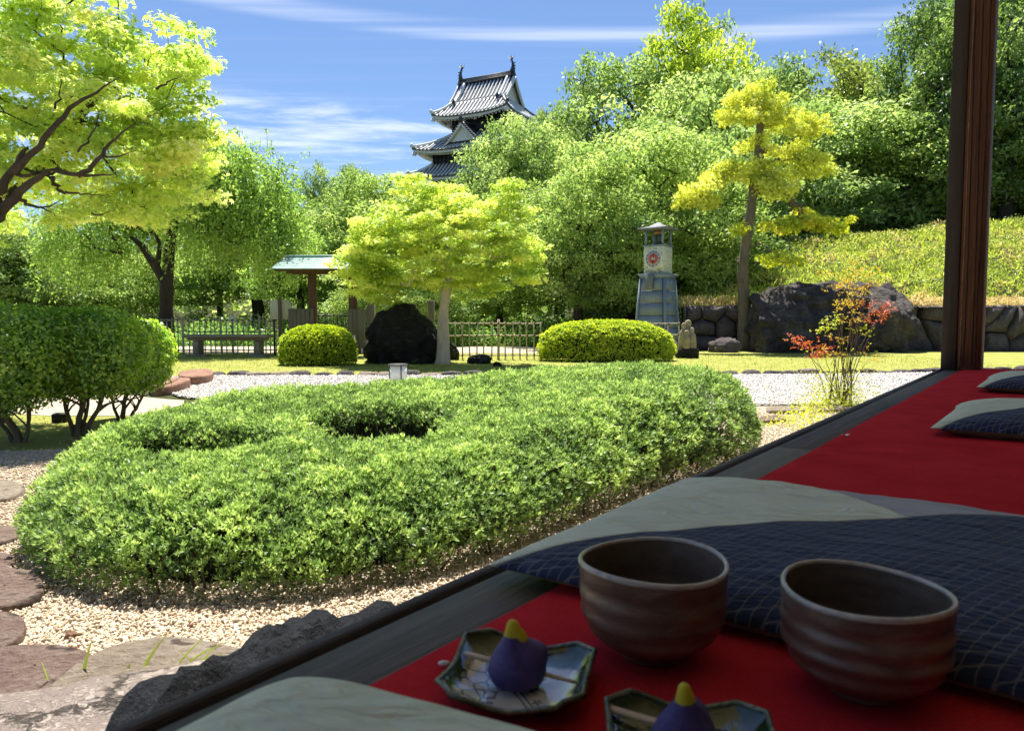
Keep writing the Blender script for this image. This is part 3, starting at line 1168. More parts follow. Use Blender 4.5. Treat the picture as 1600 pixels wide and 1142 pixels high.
DZ = DECK + .0042
BH = .079
p = ap(1020, 883, .588)
bowl((p[0], p[1], DZ), .0590, BH, 1, .4, 'brown tea bowl with nearly smooth wall, left of the two', .0006)
p = ap(1352, 930, .530)
t2 = bowl((p[0], p[1], DZ), .0585, .077, 2, 1.7, 'brown tea bowl with strong throwing ridges, right of the two and near the frame corner', .0013)
M['tea_drop'] = surf('tea_drop', (.35, .33, .05), (.45, .42, .08), 20, .4, 0)

# plates ------------------------------------------------------------
m, nt, out = newmat('plate_glaze')
g = NT(nt)
tcn = g.n('ShaderNodeTexCoord')
sp = g.n('ShaderNodeSeparateXYZ', {0: tcn.outputs['Object']})
x_, y_ = sp.outputs[0], sp.outputs[1]
nz = g.noise(tcn.outputs['Object'], 45, 4)
# square distance from the middle
dd = g.m('MAXIMUM', g.m('ABSOLUTE', x_), g.m('ABSOLUTE', y_))
dn = g.m('ADD', dd, g.m('MULTIPLY', g.m('SUBTRACT', nz.outputs['Fac'], .5), .014))
rimf = g.ramp(dn, [(.0, (0, 0, 0)), (.0425 / .1, (0, 0, 0)), (.0455 / .1, (1, 1, 1))])
dn10 = g.m('MULTIPLY', dn, 10.0)
rimf = g.n('ShaderNodeMapRange', {'Value': dn, 'From Min': .0405, 'From Max': .044}).outputs[0]
# dark green poured over the two far corners and along the far side
pour = g.m('ADD', g.m('MULTIPLY', y_, 1.0), g.m('MULTIPLY', g.m('ABSOLUTE', x_), .35))
pourf = g.n('ShaderNodeMapRange', {'Value': g.m('ADD', pour, g.m('MULTIPLY', g.m('SUBTRACT', nz.outputs['Fac'], .5), .02)), 'From Min': .034, 'From Max': .038}).outputs[0]
gr = g.m('MAXIMUM', rimf, pourf)
white = g.mix(nz.outputs['Fac'], (.50, .49, .45, 1), (.62, .61, .57, 1))
# painted star lines at the left, double lines across, little plum flowers at the right
mp = g.n('ShaderNodeMapping', {'Vector': tcn.outputs['Object'], 'Rotation': (0, 0, .5)}).outputs[0]
vo = g.n('ShaderNodeTexVoronoi', {'Vector': mp, 'Scale': 75.0}, feature='DISTANCE_TO_EDGE')
lines = g.m('MULTIPLY', g.m('LESS_THAN', vo.outputs['Distance'], .06), g.m('LESS_THAN', x_, -.012))
rot = g.m('ADD', g.m('MULTIPLY', x_, .82), g.m('MULTIPLY', y_, .57))
dl = g.m('MINIMUM', g.m('ABSOLUTE', g.m('SUBTRACT', rot, -.0085)), g.m('ABSOLUTE', g.m('SUBTRACT', rot, -.0045)))
dbl = g.m('LESS_THAN', dl, .0007)
flw = None
for (fx, fy) in ((.026, .014), (.018, -.024)):
    dx, dy = g.m('SUBTRACT', x_, fx), g.m('SUBTRACT', y_, fy)
    rr = g.m('SQRT', g.m('ADD', g.m('MULTIPLY', dx, dx), g.m('MULTIPLY', dy, dy)))
    th = g.m('ARCTAN2', dy, dx)
    pet = g.m('MULTIPLY_ADD', g.m('COSINE', g.m('MULTIPLY', th, 5.0)), .0016, .0026)
    one = g.m('MULTIPLY', g.m('LESS_THAN', rr, pet), g.m('GREATER_THAN', rr, .0008))
    flw = one if flw is None else g.m('MAXIMUM', flw, one)
ink = g.m('MAXIMUM', g.m('MAXIMUM', g.m('MULTIPLY', lines, .8), g.m('MULTIPLY', dbl, .8)), flw)
col = g.mix(ink, white, (.035, .045, .06, 1))
green = g.mix(nz.outputs['Fac'], (.008, .022, .010, 1), (.05, .085, .028, 1))
col = g.mix(gr, col, green)
bs = g.n('ShaderNodeBsdfPrincipled', {'Base Color': col, 'Roughness': .07, 'Specular IOR Level': .6, 'Coat Weight': .5, 'Coat Roughness': .04})
bn = g.n('ShaderNodeBump', {'Height': g.m('ADD', nz.outputs['Fac'], g.m('MULTIPLY', ink, .05)), 'Strength': .25, 'Distance': .004})
nt.links.new(bn.outputs[0], bs.inputs['Normal'])
nt.links.new(bn.outputs[0], bs.inputs['Coat Normal'])
nt.links.new(bs.outputs[0], out.inputs[0])
M['plate'] = m
M['plate_edge'] = glaze('plate_edge', [(.35, (.02, .035, .015)), (.55, (.12, .14, .08)), (.7, (.36, .38, .30))], 25, .15, .6, (1, 1, 1))
M['unglazed'] = surf('unglazed', (.05, .04, .025), (.09, .07, .045), 30, .8, .3)

H = .052


def plate_outline(k=1.0, n_side=9):
    """square with cut-in corners"""
    P = []
    c, d = .036, .043
    for q in range(4):
        a = q * math.pi / 2
        ca, sa = math.cos(a), math.sin(a)
        seg = []
        for t in np.linspace(-1, 1, n_side):
            seg.append((H * (1.0 - .03 * (1 - t * t)), t * c))
        seg.append((.0455, .0405))
        for (x, y) in seg:
            P.append(((x * ca - y * sa) * k, (x * sa + y * ca) * k))
    return P


def plate(loc, rz, label, seed):
    t = thing('plate', label, 'plate', loc, rz, 'small square green-edged plates each holding a sweet')
    m_ = MB()
    ks = [(.02, .0055), (.5, .0055), (.66, .006), (.8, .0085), (.92, .0125), (.985, .0168)]
    O = plate_outline()
    n_ = len(O)

    def lift(x, y):
        a = math.atan2(y, x)
        return .0035 * math.cos(4 * a + math.pi) + .0035 * math.cos(2 * a + .4) + .001 * math.sin(3 * a + seed)
    rings = []
    for k, z in ks:
        rings.append([(x * k, y * k, z + lift(x, y) * max(0, (k - .55) / .45)) for x, y in O])
    V = [q for r_ in rings for q in r_]
    Q = [(i * n_ + j, i * n_ + (j + 1) % n_, (i + 1) * n_ + (j + 1) % n_, (i + 1) * n_ + j) for i in range(len(ks) - 1) for j in range(n_)]
    Q.append(tuple(range(n_)))
    m_.add(V, Q)
    m_.build('dish', M['plate'], t, True)
    e = MB()
    top = [Vector(q) for q in rings[-1]]
    pts = np.array([(q.x * 1.012, q.y * 1.012, q.z) for q in top] + [(top[0].x * 1.012, top[0].y * 1.012, top[0].z)])
    e.tube(pts, .0021, 8, cap=False)
    e.build('rim', M['plate_edge'], t, True)
    u = MB()
    V = [(x * 1.02, y * 1.02, z - .001) for x, y, z in rings[-1]] + [(x * .62, y * .62, .0005) for x, y in O]
    Q = [(j + n_, (j + 1) % n_ + n_, (j + 1) % n_, j) for j in range(n_)] + [tuple(range(n_, 2 * n_))[::-1]]
    u.add(V, Q)
    u.build('underside', M['unglazed'], t, True)
    return t


p1 = gp(812, 1058, DECK + .014)
plate((p1[0], p1[1], DZ), R(-13), 'square green-rimmed plate with painted white middle, whole in view left of the bowls', 1)
p2 = gp(1083, 1176, DECK + .014)
plate((p2[0], p2[1], DZ), R(-6), 'small square green-rimmed plate cut off by the bottom edge of the picture', 2)

# sweets ------------------------------------------------------------
M['sweet'] = surf('sweet', (.042, .030, .15), (.085, .058, .24), 40, .55, .6, 160, dist=.0015, spec=.4)
M['sweet_tip'] = surf('sweet_tip', (.50, .40, .02), (.66, .54, .04), 40, .6, .5, 200, dist=.001)


def sweet(loc, rz, label, sc=1.0):
    t = thing('bean_sweet', label, 'sweet', loc, rz, 'iris-shaped bean sweets')
    r = .0215 * sc
    b_ = MB()
    prof = [(.0005, 0), (r * .55, .0004), (r * .88, .004), (r, .011), (r * .92, .017), (r * .72, .0235), (r * .50, .030), (r * .36, .035), (r * .29, .0375)]
    pz = np.linspace(0, 1, 30)
    pr = [(np.interp(q, np.linspace(0, 1, len(prof)), [a[0] for a in prof]), np.interp(q, np.linspace(0, 1, len(prof)), [a[1] for a in prof]) * sc) for q in pz]
    b_.lathe(pr, seg=48)
    V = b_.v[0]
    th = np.arctan2(V[:, 1], V[:, 0])
    zz = V[:, 2] / (.0375 * sc)
    # one petal lobe folded over on the right, a crease across the front
    lob = np.exp(-((np.angle(np.exp(1j * (th - .1)))) / .75) ** 2)
    k = 1 + .62 * lob * np.exp(-((zz - .70) / .22) ** 2)
    cre = np.exp(-((np.angle(np.exp(1j * (th + .8 + zz * .8)))) / .16) ** 2) * np.exp(-((zz - .6) / .3) ** 2)
    k -= .10 * cre
    V[:, 0] *= k
    V[:, 1] *= k
    V[:, 2] += .0030 * lob * np.exp(-((zz - .70) / .2) ** 2) * sc
    k2 = np.exp(-((np.angle(np.exp(1j * (th - 2.6)))) / .7) ** 2)
    V[:, 2] += .002 * k2 * np.exp(-((zz - .6) / .25) ** 2)
    V[:, 0] -= .0035 * zz ** 2 * sc
    b_.build('body', M['sweet'], t, True)
    q = MB()
    tp = [(.0066, .0325), (.0062, .0350), (.0054, .0385), (.0046, .0420), (.0040, .0450), (.0034, .0470), (.0022, .0484), (.0004, .0489)]
    tp = [(a * sc, z * sc) for a, z in tp]
    q.lathe(tp, seg=24)
    V = q.v[0]
    zt = (V[:, 2] - .0335 * sc) / (.015 * sc)
    V[:, 0] = V[:, 0] * (1.15 - .1 * zt) - .0035 * sc + .0035 * (1 - zt) * (V[:, 0] > 0) * sc
    V[:, 0] += .0022 * np.exp(-((zt - .25) / .22) ** 2) * (V[:, 0] > -.0035) * sc
    q.build('tip', M['sweet_tip'], t, True)
    return t


sp1 = gp(808, 1066, DECK + .011)
sweet((sp1[0], sp1[1], DZ + .0055), R(0), 'violet bean sweet with yellow tip, whole in view on the left plate', 1.0)
sp2 = gp(1070, 1176, DECK + .011)
sweet((sp2[0], sp2[1], DZ + .0055), R(60), 'violet yellow-tipped sweet on the cut-off plate, only its top in view', .97)

# wooden picks ------------------------------------------------------
M['pick'] = surf('pick', (.50, .38, .24), (.68, .55, .38), 40, .6, .3, stretch=(1, .1, 1))


def pick(a, c, w, label):
    a, c = Vector(a), Vector(c)
    d = (c - a)
    L = d.length
    d.normalize()
    s = d.cross(Vector((0, 0, 1))).normalized()
    m_ = MB()
    n_ = 12
    V = []
    for i in range(n_ + 1):
        u = i / n_
        ww = w * (1 - .75 * max(0, (u - .55) / .45))
        hh = .0011
        q = a + d * L * u
        for (k1, k2) in ((-1, -1), (1, -1), (1, 1), (-1, 1)):
            V.append(q + s * ww / 2 * k1 + Vector((0, 0, hh * k2)))
    Q = [(i * 4 + j, i * 4 + (j + 1) % 4, i * 4 + 4 + (j + 1) % 4, i * 4 + 4 + j) for i in range(n_) for j in range(4)] + [(3, 2, 1, 0), tuple(range(4 * n_, 4 * n_ + 4))]
    m_.add([tuple(v) for v in V], Q)
    tag(m_.build('wooden_pick', M['pick']), label, 'pick', 'wooden picks for the sweets')


pick(gp(726, 1020, DZ + .018), gp(902, 1066, DZ + .0135), .0042, 'split wooden pick lying behind the whole sweet on the left plate')
pick(gp(951, 1106, DZ + .019), gp(1120, 1155, DZ + .012), .006, 'pale wooden pick resting on the left rim of the cut-off plate')
# pale bead at the left tip of the first plate
m_ = MB()
q = gp(692, 1030, DZ + .006)
ex = gp(704, 1028, DZ + .006)
m_.lathe([(.0002, -.005), (.0018, -.0035), (.0022, 0), (.0018, .0035), (.0002, .005)], seg=14)
V = m_.v[0].copy()
m_.v[0] = np.stack((V[:, 2] + q[0] + .001, V[:, 1] + q[1], V[:, 0] + DZ + .003), 1)
M['bead'] = glaze('bead', [(.3, (.25, .3, .4)), (.5, (.7, .72, .75)), (.7, (.8, .8, .8))], 40, .15, .1, (1, 1, 1))
tag(m_.build('pottery_bead', M['bead'], smooth=True), 'tiny white and blue bead lying against the left corner of the whole plate', 'bead')
# ================================================================== stones near the veranda
M['stone_red'] = surf('stone_red', (.10, .06, .047), (.22, .15, .12), 9, .85, 1.0, 45, c3=(.33, .26, .215), dist=.03, spots=((.07, .045, .035), 9, .62))
M['stone_rust'] = surf('stone_rust', (.17, .075, .045), (.32, .17, .11), 7, .85, 1.0, 40, c3=(.40, .29, .22), dist=.03)
M['stone_tan'] = surf('stone_tan', (.15, .11, .08), (.30, .24, .18), 8, .8, 1.0, 45, c3=(.42, .36, .29), dist=.03, spots=((.10, .07, .055), 12, .64))
M['rock_black'] = surf('rock_black', (.010, .011, .009), (.038, .038, .030), 5, .85, 1.0, 22, dist=.08, spots=((.065, .07, .045), 5, .60))
M['rock_grey'] = surf('rock_grey', (.020, .017, .016), (.080, .067, .062), 3, .85, 1.0, 14, c3=(.21, .18, .165), dist=.09, spots=((.26, .23, .20), 14, .70))
M['rock_wall'] = surf('rock_wall', (.035, .028, .028), (.12, .10, .10), 4, .85, 1.0, 20, c3=(.20, .17, .16), dist=.06)
M['stone_dark_blue'] = surf('stone_dark_blue', (.005, .006, .008), (.020, .024, .032), 9, .72, 1.0, 30, dist=.03, spec=.18)
# step stone mottled in pale patches over a darker brown, with dark cracks
m, nt, out = newmat('step_stone')
g = NT(nt)
tcn = g.n('ShaderNodeTexCoord')
mp = g.n('ShaderNodeMapping', {'Vector': tcn.outputs['Object'], 'Scale': (1, 1.5, 1)}).outputs[0]
a1 = g.noise(mp, 34, 6, .66, 1.2)
a2 = g.noise(mp, 4, 6, .6, .6)
a3 = g.noise(mp, 70, 4, .7)
f_ = g.m('ADD', g.m('MULTIPLY', a1.outputs['Fac'], .75), g.m('MULTIPLY', a2.outputs['Fac'], .25))
pat = g.ramp(f_, [(.49, (0, 0, 0)), (.53, (1, 1, 1))])
col = g.mix(pat, g.mix(a2.outputs['Fac'], (.11, .08, .07, 1), (.22, .175, .15, 1)), g.mix(a3.outputs['Fac'], (.21, .17, .145, 1), (.30, .25, .21, 1)))
vo = g.n('ShaderNodeTexVoronoi', {'Vector': g.mix(.12, mp, a1.outputs['Color']), 'Scale': 4.5}, feature='DISTANCE_TO_EDGE')
crk = g.ramp(vo.outputs['Distance'], [(.0, (0, 0, 0)), (.05, (1, 1, 1))])
col = g.mix(crk, (.05, .038, .03, 1), col)
bs = g.n('ShaderNodeBsdfPrincipled', {'Base Color': col, 'Roughness': .5, 'Specular IOR Level': .45})
hh = g.m('ADD', g.m('MULTIPLY', pat, .25), g.m('ADD', g.m('MULTIPLY', crk, .8), g.m('MULTIPLY', a3.outputs['Fac'], .4)))
bn = g.n('ShaderNodeBump', {'Height': hh, 'Strength': .8, 'Distance': .008})
nt.links.new(bn.outputs[0], bs.inputs['Normal'])
nt.links.new(bs.outputs[0], out.inputs[0])
M['step_stone'] = m


def slab(name, label, mat, pix, z1, seed, group=None, z0=-.02, dome=.012, cat='stone', edge=.012, zpix=None):
    """flat stone whose outline is given by pixels of the photograph, projected on its top plane"""
    P = [gp(px, py, zpix if zpix is not None else z1) for px, py in pix]
    O = np.array(smooth_poly(P, 2))
    c = O.mean(0)
    rs_ = random.Random(seed)
    n_ = len(O)
    rr = np.array([1 + .018 * mnoise.noise(Vector((math.cos(i / n_ * 6.28) * 3, math.sin(i / n_ * 6.28) * 3, seed))) * 2 for i in range(n_)])
    O = c + (O - c) * rr[:, None]
    ks = [0.02] + list(np.linspace(.12, .94, 12)) + [.975, 1.0, 1.012, 1.0]
    V, Q = [], []
    size = np.abs(O - c).max()
    for k in ks:
        for p in O:
            q = c + (p - c) * k
            V.append([q[0], q[1], 0])
    zs = []
    for i, k in enumerate(ks):
        last = i >= len(ks) - 3
        for j in range(n_):
            v = V[i * n_ + j]
            nz = mnoise.fractal(Vector((v[0] * 3.1, v[1] * 3.1, seed)), 1, 2.1, 5)
            z = z1 + dome * nz + dome * .6 * (1 - k * k) - dome * .6
            if i == len(ks) - 3:
                z -= edge * .45
            elif i == len(ks) - 2:
                z -= edge * 1.6
            elif i == len(ks) - 1:
                z = z0
            v[2] = z
    Q = [(i * n_ + j, i * n_ + (j + 1) % n_, (i + 1) * n_ + (j + 1) % n_, (i + 1) * n_ + j) for i in range(len(ks) - 1) for j in range(n_)]
    Q.append(tuple(range(n_)))
    V = np.array(V)
    V[:, :2] -= c
    m_ = MB()
    m_.add(V, [q[::-1] for q in Q] if False else Q)
    o = m_.build(name, mat, None, True, loc=(float(c[0]), float(c[1]), 0))
    # face orientation does not matter: closed and double sided
    return tag(o, label, cat, group)


gs = 'flat stepping stones in the gravel'
slab('stepping_stone', 'round reddish stepping stone at the left edge, second from the big slabs', M['stone_red'], [(-60, 900), (-10, 884), (45, 888), (70, 905), (66, 925), (35, 938), (-20, 944), (-70, 930)], .045, 1, gs)
slab('stepping_stone', 'reddish stepping stone cut by the left edge, just above the dark brown slab', M['stone_red'], [(-60, 962), (-10, 948), (30, 953), (43, 968), (32, 990), (5, 1000), (-50, 1012), (-80, 985)], .05, 2, gs)
slab('stepping_stone', 'small flat reddish stone by the far left end of the big hedge', M['stone_red'], [(-50, 868), (-8, 858), (20, 862), (26, 873), (12, 884), (-20, 890), (-60, 884)], .035, 3, gs)
slab('stepping_stone', 'greyish brown flat stone at the left edge, farthest of the stepping stones', M['stone_tan'], [(-70, 752), (-10, 746), (30, 748), (42, 760), (24, 774), (-20, 780), (-80, 776)], .04, 4, gs)
slab('stepping_stone', 'rust-tinged stone touching the shadow at the left tip of the hedge', M['stone_red'], [(-60, 824), (-10, 812), (22, 818), (34, 830), (20, 842), (-20, 848), (-60, 846)], .035, 5, gs)
slab('stepping_stone', 'wide dark brown slab at the lower left, under two green grass blades', M['stone_red'], [(-60, 1010), (10, 1002), (80, 1002), (130, 1012), (165, 1030), (150, 1056), (90, 1078), (0, 1090), (-80, 1080)], .06, 6, gs)
slab('stepping_stone', 'smooth tan and pinkish slab with round dimples, behind the mottled step stone', M['stone_tan'], [(60, 1078), (110, 1040), (180, 1002), (250, 988), (320, 992), (400, 1008), (430, 1030), (400, 1080), (280, 1120), (120, 1110)], .085, 7, gs)
slab('step_stone', 'large mottled brown and grey step stone at the bottom left below the veranda', M['step_stone'], [(-120, 1098), (-20, 1072), (80, 1062), (170, 1042), (260, 1034), (330, 1026), (400, 1004), (470, 1010), (520, 1080), (500, 1200), (380, 1330), (100, 1400), (-200, 1300)], .21, 8, None, dome=.02)
# dark rock carrying the post foot, under the sill
p = gp(468, 1015, .38)
q_ = sn(.49, -.70, .25)
rock('foundation_rock', 'rough blue-black rock rising against the outside of the veranda sill', 'rock', M['stone_dark_blue'], q_, (.15, .27, .29), 21, rz=ROT, sub=5, amp=.14, ridge=.07, fr=1.6, fine=.05, square=.25)
p = gp(680, 938, .42)
q_ = sn(.90, -.60, .22)
rock('foundation_rock', 'small bluish rock showing its top beyond the dark veranda sill', 'rock', M['stone_dark_blue'], q_, (.09, .16, .29), 22, rz=ROT, sub=4, amp=.12, ridge=.06)
p = gp(111, 994, .02)
rock('small_stone', 'small red-brown stone lying alone on the beige gravel above the slabs', 'stone', M['stone_rust'], (p[0], p[1], .022), (.017, .014, .016), 31, sub=3)
p = gp(297, 978, .02)
rock('small_stone', 'tiny orange pebble lying on the gravel left of the middle', 'stone', M['stone_rust'], (p[0], p[1], .022), (.009, .008, .007), 33, sub=2)


def blades(name, label, specs, seed):
    root = thing(name, label, 'grass', specs[0][0])
    o_ = np.array(specs[0][0])
    for (base, tip, w) in specs:
        m_ = MB()
        a, c = np.array(base) - o_, np.array(tip) - o_
        side = np.array((1.0, 0, 0)) if abs((c - a)[0]) < abs((c - a)[2]) else np.array((0, 0, 1.0))
        n_ = 8
        V = []
        for i in range(n_ + 1):
            u = i / n_
            q = a + (c - a) * u + np.array((0, 0, 1)) * .25 * np.linalg.norm(c - a) * u * (1 - u)
            ww = w * (1 - u) ** .7 * .5 + .0002
            V += [q - side * ww, q + np.array((0, .3 * ww, 0)), q + side * ww]
        Q = []
        for i in range(n_):
            Q += [(i * 3, i * 3 + 1, i * 3 + 4, i * 3 + 3), (i * 3 + 1, i * 3 + 2, i * 3 + 5, i * 3 + 4)]
        m_.add(V, Q, .5)
        m_.build('blade', M['grass'], root, True)
    return root


gb = lambda a, c, za, zc, w: (gp(a[0], a[1], za), gp(c[0], c[1], zc), w)
blades('grass_tuft', 'single upright green grass blade between the brown slab and the step stone', [gb((128, 1062), (144, 997), .06, .15, .010), gb((75, 1062), (64, 1032), .06, .11, .004), gb((100, 1064), (90, 1060), .06, .08, .004)], 1)
blades('grass_tuft', 'slanting grass blade leaning right over the tan slab', [gb((226, 1040), (262, 990), .09, .16, .009), gb((200, 1044), (203, 1036), .09, .10, .008)], 2)
blades('grass_tuft', 'loose spray of thin grass blades over the tan slab near the dark rock', [gb((280, 1036), (320, 996), .09, .15, .007), gb((296, 1034), (345, 1008), .09, .13, .006), gb((310, 1034), (370, 1022), .09, .12, .005), gb((316, 1032), (352, 1000), .09, .14, .005), gb((300, 1036), (276, 1014), .09, .12, .004), gb((322, 1030), (382, 1026), .09, .115, .004)], 3)

# ================================================================== clipped hedge
PITS = [(-1.36, 3.20, .34, .20, .22), (-.66, 3.60, .30, .34, .40)]


def hedge_h(x, y):
    d = dist_poly(x, y, HEDGE)
    ins = in_poly(x, y, HEDGE)
    t = .315 + .065 * (y - 2.6) + .05 * np.clip(x, 0, 1.5) * 1.0
    t = np.clip(t, .28, .56)
    w = .42
    q = np.clip(d / w, 0, 1)
    h = t * (1 - (1 - q) ** 2.6) ** (1 / 2.3)
    for (px, py, rx, ry, dep) in PITS:
        r2 = ((x - px) / rx) ** 2 + ((y - py) / ry) ** 2
        h = h - dep * np.exp(-r2 ** 2.6 * .9)
    # low swells between the single shrubs
    h = h + .018 * np.sin(x * 5.1 + y * 2) * np.sin(y * 4.3 - x * 1.7)
    return np.where(ins, np.maximum(h, 0), 0)


def unit(a):
    return a / (np.linalg.norm(a, axis=1)[:, None] + 1e-9)


hd = thing('clipped_hedge', 'broad low clipped hedge of bright green shrubs with two hollows, in the beige gravel', 'hedge')
step = .02
gx = np.arange(-2.4, 1.85, step)
gy = np.arange(2.2, 6.0, step)
XX, YY = np.meshgrid(gx, gy, indexing='ij')
HH = hedge_h(XX, YY)
GX, GY = np.gradient(HH, step)
area = np.sqrt(1 + np.minimum(GX ** 2 + GY ** 2, 60))
ins = in_poly(XX, YY, HEDGE)
# closed dark core surface under the leaf shell
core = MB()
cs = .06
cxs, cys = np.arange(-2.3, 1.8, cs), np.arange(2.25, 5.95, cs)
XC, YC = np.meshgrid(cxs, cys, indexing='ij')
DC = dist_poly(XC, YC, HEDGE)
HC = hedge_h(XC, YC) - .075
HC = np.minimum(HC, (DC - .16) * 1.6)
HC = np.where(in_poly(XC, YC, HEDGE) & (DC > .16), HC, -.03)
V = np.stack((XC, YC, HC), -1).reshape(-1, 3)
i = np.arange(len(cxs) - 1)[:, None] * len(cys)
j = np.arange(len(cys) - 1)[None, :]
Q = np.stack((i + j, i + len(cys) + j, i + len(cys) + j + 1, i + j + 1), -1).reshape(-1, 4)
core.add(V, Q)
core.build('inner_core', M['core_dark'], hd, True)
rs = np.random.default_rng(21)
prob = (area * ins / (YY ** 1.1)).ravel()
prob /= prob.sum()
NS = 82000
pick_ = rs.choice(len(prob), NS, p=prob)
px_ = XX.ravel()[pick_] + rs.uniform(-step, step, NS) * .5
py_ = YY.ravel()[pick_] + rs.uniform(-step, step, NS) * .5
hz_ = hedge_h(px_, py_)
sl = np.sqrt(GX.ravel()[pick_] ** 2 + GY.ravel()[pick_] ** 2)
nrm = np.stack((-GX.ravel()[pick_], -GY.ravel()[pick_], np.ones(NS)), 1)
nrm = unit(nrm)
# steep sides: spread vertically
hz_ = np.clip(hz_ + rs.uniform(-1, 1, NS) * np.minimum(sl * step, .07), .02, None)
dd_ = dist_poly(px_, py_, HEDGE)
P = np.stack((px_, py_, hz_), 1)
clump = np.array([mnoise.noise(Vector((a * 11, b_ * 11, c * 11))) for a, b_, c in P])
fine_ = np.array([mnoise.noise(Vector((a * 26, b_ * 26, c * 26 + 9))) for a, b_, c in P])
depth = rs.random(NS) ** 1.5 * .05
low_ = np.array([mnoise.noise(Vector((a * 3.2, b_ * 3.2, c * 3.2 + 5))) for a, b_, c in P])
P = P + nrm * (clump * .034 + fine_ * .014 + low_ * .02 - depth)[:, None]
edge_out = np.exp(-dd_ / .12) * np.sin(np.clip(P[:, 2] / .3, 0, 1) * math.pi) * .03
P[:, :2] += unit(nrm[:, :2] + 1e-6) * edge_out[:, None]
keep = P[:, 2] > .03 + .04 * (np.abs(clump) * 2)
pr2 = ((px_ + .66) / .31) ** 2 + ((py_ - 3.62) / .35) ** 2
keep &= ~((pr2 < 1.0) & (rs.random(NS) < .90))
pr3 = ((px_ + 1.36) / .26) ** 2 + ((py_ - 3.22) / .15) ** 2
keep &= ~((pr3 < 1.0) & (rs.random(NS) < .7))
P_h = P.copy()
up_ = nrm * .9 + np.array((0, 0, .55)) + rs.normal(size=(NS, 3)) * .38
shade_tint = .46 + clump * .55 + fine_ * .3 + low_ * .25 - depth * 5 + rs.normal(size=NS) * .16 + .12 * (nrm[:, 2] - .6)  # random leaf tint with shade painted in: deeper leaves darker, top-facing ones lighter
fol = MB()
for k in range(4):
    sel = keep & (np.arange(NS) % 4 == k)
    stamp(fol, sprig(5, 1, .27, seed=k, spread=.85), P[sel], (.013 + .024 * rs.random(sel.sum()) ** 1.4) * (1 + .06 * (P[sel, 1] - 3)), frames(up_[sel], rs), shade_tint[sel])
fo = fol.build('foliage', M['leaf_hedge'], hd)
fo['kind'] = 'stuff'
stems = MB()
for k in range(320):
    i = rs.integers(len(HEDGE))
    a = np.array(HEDGE[i])
    c = np.array((-.3, 3.9)) + rs.normal(size=2) * .6
    q = a + (c - a) * rs.uniform(.10, .22)
    t_ = q + (a - c) * .03 + rs.normal(size=2) * .05
    stems.tube([(q[0], q[1], -.01), ((q[0] + t_[0]) / 2 + rs.normal() * .01, (q[1] + t_[1]) / 2, .07), (t_[0], t_[1], rs.uniform(.12, .20))], [.005, .004, .002], 4, cap=False)
for k in rs.choice(np.nonzero(keep)[0], 650):
    d_ = unit((nrm[k] + rs.normal(size=3) * .5)[None])[0]
    a = P_h[k] - d_ * .04
    stems.tube([a, a + d_ * .03 + rs.normal(size=3) * .004, a + d_ * rs.uniform(.05, .075) + rs.normal(size=3) * .006], [.0022, .0016, .0008], 3, cap=False)
so = stems.build('stems', M['twig'], hd)
so['kind'] = 'stuff'
# dark leaf litter below the hedge
n = 7000
ang = rs.integers(len(HEDGE), size=n)
A = np.array(HEDGE)[ang]
cen = np.array((-.3, 3.9))
q = A + (cen - A) * (rs.uniform(-.02, .22, n))[:, None] + rs.normal(size=(n, 2)) * .03
mb = MB()
stamp(mb, kite(1, .5), np.stack((q[:, 0], q[:, 1], np.full(n, .028) + rs.random(n) * .01), 1), rs.uniform(.008, .016, n), frames(np.array((0, 0, 1.0)) + rs.normal(size=(n, 3)) * .4, rs), rs.random(n))
M['litter'] = leafmat('litter', (.03, .02, .012), (.09, .055, .03), (.22, .13, .06), .1, .02)
tag(mb.build('leaf_litter', M['litter']), 'brown dead leaves and crumbs lying under the big clipped hedge', 'leaf litter', kind='stuff')


# ================================================================== clipped round bushes
def round_bush(name, label, loc, rad, mat, seed, n=9000, size=.034, group=None, rz=0, tintc=.5):
    rs_ = np.random.default_rng(seed)
    t = thing(name, label, 'bush', loc, rz, group)
    d = rs_.normal(size=(n, 3))
    d /= np.linalg.norm(d, axis=1)[:, None]
    d[:, 2] = np.where(d[:, 2] < -.35, -d[:, 2], d[:, 2])
    pw = 2.5
    k = (np.abs(d) ** pw).sum(1) ** (-1 / pw)
    nz = np.array([mnoise.noise(Vector(q) * 5 + Vector((seed, 0, 0))) for q in d])
    nf = np.array([mnoise.noise(Vector(q) * 14 + Vector((seed, 3, 0))) for q in d])
    p = d * k[:, None] * (1 + nz * .04 + nf * .045 - rs_.random(n) ** 2 * .13)[:, None] * np.array(rad)
    p[:, 2] += rad[2] * .42
    kp = p[:, 2] > .02
    m_ = MB()
    up = d / np.array(rad) + np.array((0, 0, .8)) + rs_.normal(size=(n, 3)) * .5
    tn = tintc + nf * .6 + nz * .3 + rs_.normal(size=n) * .15
    stamp(m_, sprig(6, 1, .45, seed=seed), p[kp], size * rs_.uniform(.6, 1.1, kp.sum()), frames(up[kp], rs_), tn[kp])
    f = m_.build('foliage', mat, t)
    f['kind'] = 'stuff'
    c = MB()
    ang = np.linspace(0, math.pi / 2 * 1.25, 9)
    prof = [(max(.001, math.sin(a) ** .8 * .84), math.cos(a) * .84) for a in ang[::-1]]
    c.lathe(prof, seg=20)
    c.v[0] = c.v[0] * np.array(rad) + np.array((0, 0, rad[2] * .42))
    c.build('inner_core', M['core_dark'], t, True)  # closed dark surface filling the bush below its leaves
    return t


